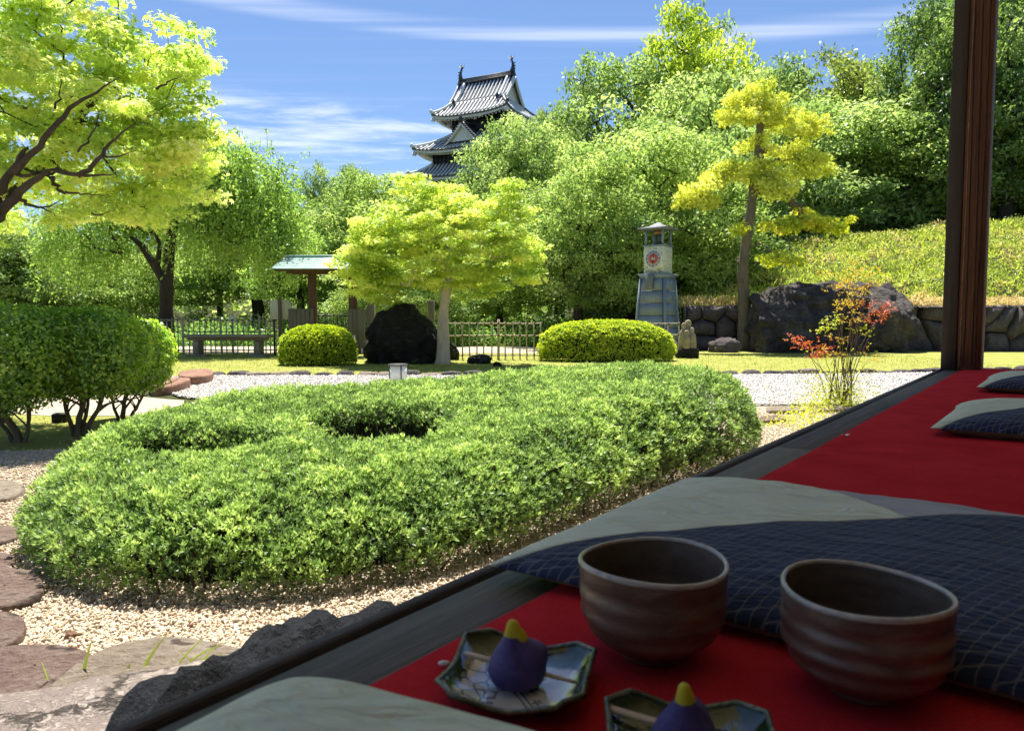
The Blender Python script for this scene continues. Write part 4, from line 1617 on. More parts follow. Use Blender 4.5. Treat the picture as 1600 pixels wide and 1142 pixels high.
p = gp(487, 572)
round_bush('round_bush', 'small ball-shaped clipped bush on the lawn left of the black rock', (p[0], p[1] + .45, 0), (.68, .60, .50), M['leaf_box'], 3, 11000, .042)
p = gp(950, 566)
round_bush('round_bush', 'long low clipped bush in front of the clock tower', (p[0] + .02, p[1] + .5, 0), (1.34, .62, .56), M['leaf_box'], 4, 17000, .044, tintc=.58)


# ================================================================== generic tree
def tree(name, label, cat, base, trunk, ells, ntips, mats, seed, leaf=None, per=60, size=.06, crad=(.3, .3, .14), rb=.12, r_tip=.006, group=None,
         up=1.0, droop=0.0, jit=.8, mind=.15, wob=.08, tc=.5, tsd=.22, shell=.45, bdroop=0.0, steps=6, kindcrown=None, lshell=.5):
    rs_ = np.random.default_rng(seed)
    t = thing(name, label, cat, base, 0, group)
    tips = ellips_pts(ells, ntips, rs_, shell, mind)
    br, nodes, par = skeleton(trunk, tips, rs_, r_tip=r_tip, r_base=rb, wob=wob, steps=steps, droop=bdroop)
    br.build('trunk', mats[0], t, True)
    m_ = MB()
    leaf_clumps(m_, leaf or kite(), tips, crad, per, size, rs_, up=up, droop=droop, jit=jit, tint_c=tc, tint_s=tsd, shell=lshell)
    c = m_.build('crown', mats[1], t)
    return t, tips


# three topiary trees at the left
def topiary(label, base, cen, rad, seed, stems_):
    rs_ = np.random.default_rng(seed)
    t = thing('topiary_tree', label, 'tree', base, 0, 'clipped small trees at the left')
    m_ = MB()
    n_ = 17000
    d = rs_.normal(size=(n_, 3))
    d /= np.linalg.norm(d, axis=1)[:, None]
    k = (np.abs(d) ** 3.0).sum(1) ** (-1 / 3.0)
    nz = np.array([mnoise.noise(Vector(q) * 2.5 + Vector((seed * 2.0, 0, 0))) for q in d])
    nf = np.array([mnoise.noise(Vector(q) * 8 + Vector((seed, 3, 0))) for q in d])
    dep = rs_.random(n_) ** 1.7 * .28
    ragged = np.clip(-d[:, 2], 0, 1) * .35
    p = d * k[:, None] * (1 + nz * .10 + nf * .08 - dep - ragged * rs_.random(n_))[:, None] * np.array(rad) + np.array(cen)
    up = d * .8 + np.array((0, 0, .5)) + rs_.normal(size=(n_, 3)) * .6
    tn = .42 + nf * .5 + rs_.normal(size=n_) * .2 - dep * .6 + .22 * d[:, 0] + .12 * d[:, 2]  # light painted into the tint: right and top leaves lighter, inner ones darker
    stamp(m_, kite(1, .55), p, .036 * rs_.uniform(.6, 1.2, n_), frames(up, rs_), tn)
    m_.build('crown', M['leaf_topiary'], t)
    b_ = MB()
    def bez(P0, P1, P2, P3, n_=10):
        u = np.linspace(0, 1, n_)[:, None]
        return (1 - u) ** 3 * P0 + 3 * u * (1 - u) ** 2 * P1 + 3 * u * u * (1 - u) * P2 + u ** 3 * P3
    for (dx, dy, r, lean) in stems_:
        top = np.array(cen) + rs_.normal(size=3) * np.array(rad) * .25 + np.array((lean, 0, 0))
        P0 = np.array((dx * .5, dy * .5, -.03))
        zb = cen[2] - rad[2]
        pts = bez(P0, P0 + np.array((lean * .15, 0, zb * .5)), np.array((dx + lean * .7, dy, zb * 1.0)), top, 14) + rs_.normal(size=(14, 3)) * .003
        b_.tube(pts, r * .8 * np.linspace(1.15, .3, 14), 8)
        for q in range(5):
            k = rs_.integers(4, 10)
            e = np.array(cen) + rs_.normal(size=3) * np.array(rad) * np.array((.55, .5, .3)) - np.array((0, 0, rad[2] * .4))
            s_ = pts[k]
            b_.tube(bez(s_, s_ + (pts[k + 1] - pts[k]) * 2, (s_ + e) / 2 + np.array((0, 0, -.03)), e, 8), r * np.linspace(.4, .12, 8), 5, cap=False)
    b_.build('trunk', M['bark_mid'], t, True)
    return t


def pz(px, py, Y):
    return ap(px, py, Y)[2]


b1 = gp(30, 692)
topiary('leftmost clipped small tree with dense leaves, cut by the left edge', (b1[0], b1[1], 0), (-.12, 0, .58), (.52, .42, .37), 1, [(0, 0, .035, -.05), (.05, .02, .02, .15), (-.05, 0, .02, -.2)])
b2 = gp(122, 682)
topiary('middle clipped small tree on several bare stems', (b2[0], b2[1], 0), (.04, .05, .60), (.40, .42, .34), 2, [(0, 0, .032, .02), (.06, .02, .026, .22), (-.05, .0, .022, -.1), (.02, .03, .02, .12)])
b3 = gp(192, 660)
topiary('right-hand clipped small tree, next to the grey gravel', (b3[0], b3[1], 0), (.0, .1, .54), (.32, .38, .32), 3, [(0, 0, .028, .0), (.06, .02, .02, .22), (-.05, .0, .018, -.12)])
p = gp(95, 660)
b_ = MB()
b_.box((0, 0, .04), (.11, .11, .08), .3, bev=.008)
tag(b_.build('garden_light', M['wood_black'], loc=(p[0], p[1], 0)), 'small black ground light box among the topiary trunks', 'lamp')

# ================================================================== nandina
nd = thing('nandina_shrub', 'thin-stemmed shrub with red, orange and yellow leaf sprays beside the veranda', 'shrub', gp(1312, 640))
rs = np.random.default_rng(31)
NB = np.array(gp(1312, 640))
YN = NB[1]


def npix(px, py, dy=0.0):
    return np.array(ap(px, py, YN + dy)) - NB


sprays = [((1255, 540), 'r', 9), ((1240, 530), 'r', 6), ((1285, 545), 'r', 8), ((1275, 560), 'r', 5), ((1375, 490), 'r', 8), ((1385, 480), 'r', 6), ((1365, 500), 'r', 5), ((1300, 552), 'o', 8), ((1310, 530), 'o', 5),
          ((1330, 470), 'o', 10), ((1345, 455), 'o', 8), ((1310, 450), 'o', 8), ((1325, 440), 'o', 8), ((1358, 445), 'o', 6), ((1290, 510), 'y', 8), ((1300, 500), 'y', 6), ((1340, 430), 'o', 6), ((1345, 520), 'y', 5),
          ((1360, 560), 'o', 5), ((1330, 500), 'o', 7), ((1315, 480), 'o', 6), ((1350, 475), 'r', 4), ((1335, 415), 'o', 5), ((1365, 425), 'o', 4), ((1300, 430), 'o', 4)]
st = MB()
lf = {'r': MB(), 'o': MB(), 'y': MB()}
for k, ((px, py), c, n_) in enumerate(sprays):
    tip = npix(px, py, rs.uniform(-.15, .15))
    ft = np.array((rs.uniform(-.10, .12), rs.uniform(-.07, .07), -.01))
    mid = ft * .4 + tip * np.array((.35, .35, .6)) + rs.normal(size=3) * .008
    uu = np.linspace(0, 1, 12)[:, None]
    pts = (1 - uu) ** 2 * ft + 2 * uu * (1 - uu) * mid + uu ** 2 * tip + rs.normal(size=(12, 3)) * .003
    st.tube(pts, np.linspace(.0055, .0016, 12), 5)
    for q in range(n_ * 3):
        s_ = tip + rs.normal(size=3) * np.array((.05, .05, .028))
        # a pinnate spray: a thin stalk with leaflets both sides
        dr = unit(np.array([[rs.normal(), rs.normal() * .6, rs.uniform(-.1, .35)]]))[0]
        L = rs.uniform(.03, .06)
        st.tube([s_, s_ + dr * L], [.0008, .0005], 3, cap=False)
        m_ = 7
        u_ = rs.random(m_)
        pos = s_ + dr * (u_ * L)[:, None] + rs.normal(size=(m_, 3)) * .004
        t_ = unit(dr + rs.normal(size=(m_, 3)) * .7)
        n__ = unit(np.cross(t_, rs.normal(size=(m_, 3))))
        stamp(lf[c], kite(1, .38), pos, rs.uniform(.013, .024, m_), (t_, np.cross(n__, t_), n__), rs.normal(.5, .28, m_))
for q in range(2600):
    s_ = np.array((rs.normal() * .16 - .02, rs.normal() * .13, abs(rs.normal()) * .2))
    n__ = unit(rs.normal(size=(1, 3)) + np.array((0, 0, .6)))
    stamp(lf['y'], kite(1, .45), s_[None], rs.uniform(.016, .03, 1), frames(n__, rs), rs.normal(.5, .25, 1))
st.build('stem', M['twig'], nd, True)
lf['r'].build('red_leaves', M['leaf_red'], nd)
lf['o'].build('orange_leaves', M['leaf_orange'], nd)
lf['y'].build('yellow_leaves', M['leaf_yellow_green'], nd)
# low orange-tinged plants at its foot, along the sill
mb = MB()
for q in range(900):
    s_ = rs.uniform(0, 1)
    a = np.array(gp(1225, 672)) * (1 - s_) + np.array(gp(1290, 640)) * s_
    pos = a + np.array((rs.normal() * .10, rs.normal() * .10, abs(rs.normal()) * .06))
    stamp(mb, kite(1, .4), pos[None], rs.uniform(.02, .035, 1), frames(unit(rs.normal(size=(1, 3)) + np.array((0, 0, .5))), rs), rs.normal(.6, .25, 1))
tag(mb.build('ground_cover', M['leaf_yellow_green']), 'low yellow and orange leaves growing at the foot of the thin-stemmed shrub', 'ground cover', kind='stuff')

# ================================================================== edging stones and slabs across the gravel
ed = thing('stone_edging', 'row of low dark edging stones between the lawn and the grey gravel', 'edging')
rs = np.random.default_rng(41)
protos = [rock_mesh('edging_stone', M['rock_wall'], (.17, .11, .09), 50 + k, sub=3, amp=.25, square=.45) for k in range(5)]
protor = [rock_mesh('edging_stone', M['stone_tan'], (.18, .12, .08), 60 + k, sub=3, amp=.25, square=.5) for k in range(3)]
L0 = [(-4.55, 10.85), (-2, 10.87), (2.5, 10.9), (5, 11.25), (8.4, 11.95)]
pos = []
for (a, c) in zip(L0[:-1], L0[1:]):
    a, c = np.array(a), np.array(c)
    m_ = int(np.linalg.norm(c - a) / .31)
    for k in range(m_):
        pos.append(a + (c - a) * (k + .5) / m_)
for k, q in enumerate(pos):
    me = (protor if rs.random() < .25 else protos)[rs.integers(3)]
    o = link('edging_stone', me, ed, (q[0] + rs.normal() * .02, q[1] + rs.normal() * .03, .015 + rs.normal() * .012), rs.uniform(-.25, .25) + (math.pi if rs.random() < .5 else 0))
    s_ = rs.uniform(.85, 1.15)
    o.scale = (s_, rs.uniform(.8, 1.1), rs.uniform(.6, 1.0))
gr_ = 'rust-coloured slabs between lawn and grey gravel'
slab('rust_slab', 'rust-red slab, upper right one of the group beyond the topiary trees', M['stone_rust'], [(282, 576), (332, 575), (334, 583), (300, 588), (276, 586)], .14, 71, gr_, dome=.02)
slab('rust_slab', 'rust-red slab nearest the gravel, lower left one of the group beyond the topiary trees', M['stone_rust'], [(236, 590), (296, 586), (298, 594), (250, 602), (232, 600)], .13, 72, gr_, dome=.02)
slab('rust_slab', 'flat rust slab partly hidden behind the right-hand topiary tree', M['stone_rust'], [(180, 580), (262, 579), (270, 585), (230, 592), (170, 590)], .08, 73, gr_, dome=.02)
g2 = 'flat stones in the gravel beyond the hedge'
slab('flat_stone', 'thin flat stone at the border of beige and grey gravel, nearest the hedge end', M['stone_tan'], [(1196, 634), (1240, 633), (1262, 636), (1258, 640), (1200, 641)], .05, 74, g2)
slab('flat_stone', 'long reddish flat stone half sunk in the beige gravel right of the hedge', M['stone_red'], [(1186, 648), (1216, 645), (1232, 650), (1222, 655), (1190, 657)], .045, 75, g2)
slab('flat_stone', 'flat brown stone behind the thin-stemmed shrub stems', M['stone_tan'], [(1264, 632), (1310, 630), (1340, 633), (1320, 638), (1268, 638)], .05, 76, g2)

# dead leaves blown about on gravel and lawn
n = 260
P = np.stack((rs.uniform(-4, 5, n), rs.uniform(1.8, 14, n), np.full(n, .03)), 1)
P = P[~in_poly(P[:, 0], P[:, 1], HEDGE)]
mb = MB()
stamp(mb, kite(1, .5), P, rs.uniform(.018, .035, len(P)), frames(np.array((0, 0, 1.0)) + rs.normal(size=P.shape) * .35, rs), rs.random(len(P)))
M['fallen'] = leafmat('fallen', (.14, .06, .025), (.32, .15, .05), (.50, .34, .10), .15, .03)
tag(mb.build('fallen_leaves', M['fallen']), 'dry leaves blown onto the gravel and lawn', 'leaves', kind='stuff')
n = 60
i_ = rs.choice(np.nonzero(keep & (nrm[:, 2] > .8))[0], n)
mb = MB()
stamp(mb, kite(1, .5), P_h[i_] + np.array((0, 0, .02)), rs.uniform(.014, .024, n), frames(np.array((0, 0, 1.0)) + rs.normal(size=(n, 3)) * .5, rs), rs.random(n))
tag(mb.build('fallen_leaves', M['fallen']), 'few brown leaves caught on top of the big clipped hedge', 'leaves', kind='stuff')

# ================================================================== boulders and walls
YBO = 18.6
bo = ap(1302, 553, YBO)


def lobe(cpx, cpy, rx, ry, dy, depth, seed, sq, amp, ridge, tilt=0.0):
    me = rock_mesh('lobe', M['rock_grey'], (1, 1, 1), seed, sub=5, amp=amp, square=sq, ridge=ridge, fr=1.2, flat_bottom=False, fine=.03)
    c = ap(cpx, cpy, YBO + dy)
    k = YBO / F
    V = np.array([v.co[:] for v in me.vertices]) * np.array((rx * k, depth, ry * k))
    c_, s_ = math.cos(tilt), math.sin(tilt)
    V[:, 1] += np.clip(V[:, 2] - .12 * ry * k, 0, None) * 1.1
    V = np.stack((V[:, 0] * c_ - V[:, 2] * s_, V[:, 1], V[:, 0] * s_ + V[:, 2] * c_), 1)
    Fc = [tuple(p.vertices) for p in me.polygons]
    bpy.data.meshes.remove(me)
    return V + np.array(c) - np.array((bo[0], YBO, 0)), Fc


bb = MB()
for a_ in ((1235, 508, 74, 60, -.1, .95, 5, .60, .16, .14, .04), (1198, 515, 34, 46, .05, .7, 9, .5, .15, .12), (1262, 468, 66, 26, .15, .7, 6, .4, .22, .16, -.03), (1340, 468, 44, 30, .75, .6, 13, .4, .2, .15),
           (1388, 500, 44, 66, .05, .80, 7, .30, .14, .12, -.42), (1312, 528, 46, 34, .10, .6, 8, .45, .18, .14), (1322, 500, 34, 24, -.05, .5, 10, .4, .2, .12), (1350, 536, 36, 24, .0, .55, 11, .4, .2, .12), (1330, 510, 90, 40, .55, .5, 17, .5, .2, .1), (1312, 470, 50, 34, .35, .6, 19, .45, .18, .12)):
    V, Fc = lobe(*a_)
    bb.add(V, Fc)
o = bb.build('boulder', M['rock_grey'], None, True, loc=(bo[0], YBO, 0))
md = o.modifiers.new('one_body', 'REMESH')
md.mode = 'VOXEL'
md.voxel_size = .035
md.use_smooth_shade = True
tx_ = bpy.data.textures.new('rock_relief', 'CLOUDS')
tx_.noise_scale = .30
tx_.noise_depth = 5
md = o.modifiers.new('relief', 'DISPLACE')
md.texture = tx_
md.strength = .24
md.mid_level = .5
tag(o, 'huge dark weathered boulder with a cleft top, behind the thin-stemmed shrub', 'boulder')
p = gp(1135, 551)
rock('rock', 'low dark rock at the left foot of the huge boulder', 'rock', M['rock_wall'], (p[0], p[1] + .2, .12), (.42, .3, .26), 8, sub=4, amp=.25)
p = gp(622, 570)


def mound_rock(q):
    q = q.copy()
    if q.z > 0:
        q.x = q.x * (1 - .38 * q.z) + .02 * q.z
    return q


M['rock_black2'] = surf('rock_black_layers', (.012, .013, .010), (.042, .044, .032), 6, .8, 1.0, 24, stretch=(1, 1, 3.2), dist=.10, spots=((.075, .08, .05), 5, .62))
rock('black_rock', 'tall mossy black rock leaning against the pale maple trunk on the lawn', 'rock', M['rock_black2'], (p[0], p[1] + .55, .42), (.82, .58, .72), 12, sub=5, amp=.20, square=.25, ridge=.14, fr=1.6, fine=.04, strata=.035, shape=mound_rock)
p = gp(748, 569)
rock('rock', 'pointed small dark rock on the lawn right of the maple trunk', 'rock', M['rock_black'], (p[0], p[1] + .1, .05), (.25, .14, .13), 14, sub=3)
p = gp(777, 573)
rock('rock', 'tiny dark stone on the lawn, right of the pointed small rock', 'rock', M['rock_black'], (p[0], p[1] + .05, .03), (.08, .06, .06), 15, sub=3)
p = gp(705, 565)
rock('rock', 'small dark stone half hidden behind the pale maple trunk', 'rock', M['rock_black'], (p[0], p[1] + .5, .10), (.13, .12, .26), 16, sub=3)


def clip_poly(poly, a, c, d):
    """keep the part of poly where a*x + c*y <= d"""
    out = []
    n_ = len(poly)
    for i in range(n_):
        p_, q_ = poly[i], poly[(i + 1) % n_]
        fp, fq = a * p_[0] + c * p_[1] - d, a * q_[0] + c * q_[1] - d
        if fp <= 0:
            out.append(p_)
        if fp * fq < 0:
            u = fp / (fp - fq)
            out.append((p_[0] + (q_[0] - p_[0]) * u, p_[1] + (q_[1] - p_[1]) * u))
    return out


def stone_wall(label, x0, x1, y, z1, seed, y2=None):
    w = thing('stone_wall', label, 'wall', (x0, y, 0))
    rs_ = np.random.default_rng(seed)
    y2 = y if y2 is None else y2
    L = x1 - x0
    sites = []
    nx = int(L / .58)
    for r_ in range(3):
        for i in range(-1, nx + 2):
            if rs_.random() < .22:
                continue
            sites.append(((i + .5 + rs_.uniform(-.48, .48) + .5 * (r_ % 2)) * L / nx, (r_ + .5 + rs_.uniform(-.33, .33)) * z1 / 3))
    for i, s_ in enumerate(sites):
        poly = [(0, -.08), (L, -.08), (L, z1 + rs_.uniform(-.04, .03)), (0, z1 + rs_.uniform(-.04, .03))]
        for j, t_ in enumerate(sites):
            if i == j or math.hypot(s_[0] - t_[0], s_[1] - t_[1]) > 2.2:
                continue
            a, c = t_[0] - s_[0], t_[1] - s_[1]
            poly = clip_poly(poly, a, c, (t_[0] ** 2 + t_[1] ** 2 - s_[0] ** 2 - s_[1] ** 2) / 2)
            if len(poly) < 3:
                break
        if len(poly) < 3:
            continue
        P = []
        for k in range(len(poly)):        # subdivide the outline
            a, c = np.array(poly[k]), np.array(poly[(k + 1) % len(poly)])
            m_ = max(1, int(np.linalg.norm(c - a) / .13))
            P += [a + (c - a) * q / m_ for q in range(m_)]
        P = np.array(P)
        cc = P.mean(0)
        prot = rs_.uniform(0, .09)
        bulge = rs_.uniform(.05, .12)
        V = []
        for (k, dpt) in ((.965, .12), (.955, -.0), (.88, -.045), (.62, -.045 - bulge * .6), (.3, -.045 - bulge)):
            for q in P:
                x, z = cc + (q - cc) * k
                nz = mnoise.fractal(Vector((x * 4 + seed * 9, z * 4, i * 1.3)), .9, 2, 4) * .08 if dpt < .1 else 0
                V.append((x - cc[0], dpt - prot * (dpt < .1) + nz, z - cc[1] + (nz * .5 if k > .9 and dpt < .1 else 0)))
        n_ = len(P)
        Q = [(a_ * n_ + j, a_ * n_ + (j + 1) % n_, (a_ + 1) * n_ + (j + 1) % n_, (a_ + 1) * n_ + j) for a_ in range(4) for j in range(n_)]
        Q.append(tuple(range(4 * n_, 5 * n_)))
        m_ = MB()
        m_.add(V, Q)
        m_.build('stone', M['rock_wall'], w, True, loc=(cc[0], (y2 - y) * cc[0] / L, cc[1]))
    bk = MB()
    bk.add([(-.05, .10, -.1), (L + .05, y2 - y + .10, -.1), (L + .05, y2 - y + .10, z1 - .06), (-.05, .10, z1 - .06)], [(0, 1, 2, 3)])
    bk.build('backing', M['core_dark'], w)
    return w


stone_wall('dry stone wall of dark rough blocks left of the huge boulder, under the weedy mound', 4.5, 7.4, 19.3, 1.18, 3)
stone_wall('dry stone wall of dark blocks right of the huge boulder and beyond the corner post', 9.6, 16.4, 19.2, 1.18, 4, 18.2)
# ================================================================== maple with pale trunk (middle)
DM = 13.9


def wp(px, py, Y, base):
    a = ap(px, py, Y)
    return (a[0] - base[0], a[1] - base[1], a[2] - base[2])


def pe(px, py, rx, ry, Y, base, depth=None, dy=0.0):
    """ellipsoid covering a region of the view at depth Y, with real depth"""
    c = wp(px, py, Y + dy, base)
    k = (Y + dy) / F
    return (c, (rx * k, (depth if depth else rx * k * .8), ry * k))


base = gp(692, 569)
base = (base[0], base[1], 0)
Ym = base[1]
ells = [pe(690, 380, 150, 75, Ym, base, 1.5), pe(590, 385, 60, 55, Ym, base, .9), pe(790, 370, 60, 60, Ym, base, .9), pe(700, 325, 95, 45, Ym, base, 1.0), pe(560, 420, 40, 35, Ym, base, .6), pe(720, 440, 80, 30, Ym, base, .9), pe(650, 290, 40, 22, Ym, base, .5), pe(790, 300, 30, 20, Ym, base, .4), pe(825, 420, 22, 30, Ym, base, .4), pe(585, 440, 50, 32, Ym, base, .7)]
trunk = [(0, 0, -.03), (.01, 0, .4), (0, .02, .85), (.05, .02, 1.25), (.12, .05, 1.7), (.08, 0, 2.2)]
tree('maple_tree', 'yellow-green maple with a pale thick trunk, in the middle of the lawn', 'tree', base, trunk, ells, 430, (M['bark_pale'], M['leaf_maple_mid']), 51, maple_cheap(), 98, .064, (.24, .24, .085), .13, .0035, up=1.3, jit=.55, mind=.12, tc=.5, tsd=.24, droop=.1)

# ================================================================== big maple at the left
base = (-5.6, 6.1, 0)
Yl = 6.1
ells = [pe(110, 190, 150, 110, Yl, base, 1.0), pe(230, 220, 105, 120, Yl, base, .8), pe(20, 90, 90, 90, Yl, base, .8), pe(260, 100, 75, 65, Yl, base, .55), pe(170, 95, 90, 60, Yl, base, .6), pe(30, 30, 110, 50, Yl, base, .6), pe(260, 310, 75, 45, Yl, base, .5), pe(150, 330, 80, 30, Yl, base, .5), pe(290, 230, 50, 90, Yl, base, .4), pe(-120, 200, 150, 200, Yl, base, 1.2), pe(20, 260, 60, 50, Yl, base, .5), pe(265, 55, 30, 22, Yl, base, .3), pe(190, 60, 35, 25, Yl, base, .3), pe(60, -60, 160, 60, Yl, base, .8)]
trunk = [(0, 0, -.05), wp(-190, 520, Yl, base), wp(-110, 400, Yl, base), wp(-20, 335, Yl, base), wp(60, 270, Yl, base), wp(110, 200, Yl, base), wp(170, 130, Yl, base)]
tree('maple_tree', 'big bright maple spreading in from the upper left corner over the topiary trees', 'tree', base, trunk, ells, 450, (M['bark_dark'], M['leaf_maple']), 52, maple_cheap(), 95, .050, (.19, .19, .07), .06, .002, up=1.2, jit=.6, mind=.11, tc=.52, tsd=.26, droop=.12, wob=.07, steps=9)

lb = MB()
for pts, r in ((((-60, 1010), (0, 930), (80, 850), (200, 760), (240, 742)), (.065, .04)), (((60, 770), (200, 600), (300, 480), (440, 400), (520, 340)), (.034, .014)), (((240, 750), (380, 772), (510, 765)), (.025, .01)),
               (((340, 775), (400, 735), (460, 660), (520, 600), (600, 540)), (.028, .012)), (((230, 780), (250, 830), (285, 853), (360, 850), (460, 862)), (.022, .008)), (((70, 850), (110, 895), (180, 915), (250, 945)), (.022, .009)),
               (((455, 690), (530, 685), (600, 655)), (.012, .006)), (((340, 670), (390, 610), (430, 530), (440, 480)), (.012, .006)), (((685, 395), (730, 360), (800, 335)), (.014, .006)), (((-60, 900), (20, 800), (90, 690), (130, 640)), (.055, .034)),
               (((240, 480), (262, 420), (268, 320)), (.012, .006)), (((80, 770), (130, 770), (160, 745)), (.022, .02)), (((160, 915), (230, 900), (280, 870)), (.010, .005)), (((400, 940), (450, 940), (510, 915)), (.009, .005))):
    P = np.array([wp(a / 2.81, c / 2.81, Yl - .85, base) for a, c in pts])
    u_ = np.linspace(0, len(P) - 1, (len(P) - 1) * 4 + 1)
    Q = np.stack([np.interp(u_, range(len(P)), P[:, k]) for k in range(3)], 1)
    for _ in range(2):
        Q[1:-1] = (Q[:-2] + Q[1:-1] * 2 + Q[2:]) / 4
    lb.tube(Q + np.random.default_rng(3).normal(size=Q.shape) * .006, (r[0] + (r[1] * .25 - r[0]) * np.linspace(0, 1, len(Q)) ** 1.2) * .72, 8)
bigm = [o for o in bpy.data.objects if o.get('label', '').startswith('big bright maple')][0]
M['bark_brown'] = surf('bark_brown', (.045, .035, .024), (.13, .10, .07), 6, .9, .9, 30, stretch=(1, 1, .3), dist=.02)
lb.build('limb', M['bark_brown'], bigm, True)

# ================================================================== weeping tree
base = gp(262, 541)
base = (base[0] * 17.8 / base[1], 17.8, 0)
Yw = 17.8
rs = np.random.default_rng(61)
t = thing('weeping_tree', 'weeping tree with dark forked trunk and hanging green twigs behind the bamboo fence', 'tree', base)
ells = [pe(300, 300, 150, 80, Yw, base, 2.2), pe(180, 350, 100, 50, Yw, base, 1.6), pe(400, 320, 75, 70, Yw, base, 1.6), pe(330, 250, 80, 40, Yw, base, 1.4), pe(435, 380, 40, 40, Yw, base, 1.0), pe(120, 380, 50, 30, Yw, base, 1.0)]
tips = ellips_pts(ells, 470, rs, .40, .20)
tips = tips[~((tips[:, 1] < .3) & (np.abs(tips[:, 0] + .05) < .75) & (tips[:, 2] < 4.2))]
trunk = [(0, 0, -.1), (-.02, 0, .9), (.02, 0, 1.6), (.05, .05, 2.1), (.10, .1, 2.7), (.2, .1, 3.2)]
br, nodes, par = skeleton(trunk, tips, rs, r_tip=.006, r_base=.19, wob=.07, steps=8, droop=-.2)
# a second fork leaning left
br.tube([wp(266, 455, Yw, base), wp(245, 420, Yw, base), wp(222, 385, Yw, base), wp(205, 370, Yw, base)], [.12, .10, .075, .04], 9)
br.tube([wp(245, 420, Yw, base), wp(250, 385, Yw, base), wp(240, 355, Yw, base)], [.07, .055, .03], 8)
m_ = MB()
for k, tp in enumerate(tips):
    ns = rs.integers(5, 9)
    for q in range(ns):
        a = tp + rs.normal(size=3) * .16
        L = rs.uniform(.25, 1.0)
        if a[2] - L < .75:
            L = max(.2, a[2] - .75 - rs.random() * .4)
        out_ = rs.normal(size=3) * .26
        uu = np.linspace(0, 1, 6)[:, None]
        pts = a + out_ * np.sqrt(uu) + np.array((0, 0, -1.0)) * L * uu ** 1.15 + np.array((0, 0, .12)) * np.sin(uu * math.pi)
        if q % 3 == 0:
            br.tube(pts, np.linspace(.005, .002, 6), 3, cap=False)
        nl = int(L * 42)
        u_ = rs.random(nl)
        pos = np.stack([np.interp(u_, uu[:, 0], pts[:, c]) for c in range(3)], 1) + rs.normal(size=(nl, 3)) * .05
        tdir = unit(np.array((0, 0, -.6)) + out_ + rs.normal(size=(nl, 3)) * .6)
        n__ = unit(np.cross(tdir, rs.normal(size=(nl, 3))))
        stamp(m_, kite(1, .46), pos, rs.uniform(.06, .11, nl), (tdir, np.cross(n__, tdir), n__), rs.normal(.5, .16, nl) + rs.normal() * .16)
br.build('trunk', M['bark_dark'], t, True)
m_.build('crown', M['leaf_weeping'], t)

# ================================================================== tiered yellow tree behind the boulder
base = (ap(1163, 520, 18.95)[0], 18.95, 0)
Yp = 18.95
trunk = [(0, 0, 0), wp(1163, 480, Yp, base), wp(1160, 430, Yp, base), wp(1164, 390, Yp, base), wp(1172, 340, Yp, base), wp(1178, 290, Yp, base), wp(1184, 245, Yp, base), wp(1188, 200, Yp, base), wp(1180, 150, Yp, base)]
pads = [(1183, 142, 22, 16), (1175, 165, 45, 16), (1205, 180, 45, 16), (1145, 185, 30, 13), (1240, 195, 50, 20), (1270, 200, 30, 16), (1200, 160, 30, 14), (1180, 225, 25, 10), (1235, 235, 40, 16), (1130, 272, 28, 13), (1175, 268, 55, 15), (1210, 275, 45, 18), (1255, 260, 45, 18), (1280, 250, 25, 14), (1215, 298, 35, 11), (1095, 298, 30, 12), (1075, 314, 22, 10), (1110, 318, 20, 9), (1110, 290, 25, 10)]
pads_g = [(1255, 340, 35, 12), (1300, 350, 35, 11), (1235, 352, 35, 10), (1278, 345, 35, 12), (1222, 405, 30, 7), (1152, 362, 12, 10)]
rs = np.random.default_rng(71)
t = thing('pruned_tree', 'tall tiered tree with yellow pads of leaves and knobby pale trunk behind the boulder', 'tree', base)
tips, tipg = [], []
for lst, tgt in ((pads, tips), (pads_g, tipg)):
    for (px, py, rx, ry) in lst:
        e = pe(px, py, rx * 1.12, ry * 1.25, Yp, base, rx * Yp / F * .9, dy=rs.uniform(-.35, .35))
        for q in range(max(4, int(rx / 2.8))):
            d = rs.normal(size=3)
            d /= np.linalg.norm(d)
            tgt.append(np.array(e[0]) + d * rs.random() ** .5 * np.array(e[1]) * .9)
br, nodes, par = skeleton(trunk, tips + tipg, rs, r_tip=.007, r_base=.165, wob=.09, steps=7, exp=.6)
for q in range(22):
    u = rs.uniform(0, .8)
    zz = 6.2 * u
    x = np.interp(zz, [w[2] for w in trunk], [w[0] for w in trunk])
    a = rs.uniform(0, 6.28)
    rr = .19 * (1 - .55 * u)
    c_ = (x + math.cos(a) * rr * .85, math.sin(a) * rr * .85, zz)
    br.lathe([(.001, -.06), (.035, -.04), (.05, 0), (.035, .04), (.001, .06)], c_, 8)
br.build('trunk', M['bark_mid'], t, True)
m_ = MB()
leaf_clumps(m_, maple_cheap(), tips, (.26, .26, .16), 72, .085, rs, up=.5, jit=.8, tint_c=.5, tint_s=.2, droop=.3)
m_.build('crown', M['leaf_yellow'], t)
m_ = MB()
leaf_clumps(m_, maple_cheap(), tipg, (.26, .26, .14), 62, .085, rs, up=.6, jit=.8, tint_c=.55, tint_s=.2)
m_.build('lower_crown', M['leaf_yellow_green'], t)

# ================================================================== bamboo fences
M['bamboo'] = surf('bamboo', (.20, .16, .11), (.40, .34, .25), 8, .7, .4, 30, stretch=(1, 1, .2), c3=(.52, .46, .36), dist=.004)
M['bamboo_dark'] = surf('bamboo_dark', (.10, .08, .06), (.24, .20, .15), 8, .75, .4, 30, stretch=(1, 1, .2), dist=.004)
M['rope'] = surf('rope', (.02, .016, .012), (.05, .04, .03), 30, .9, .4)


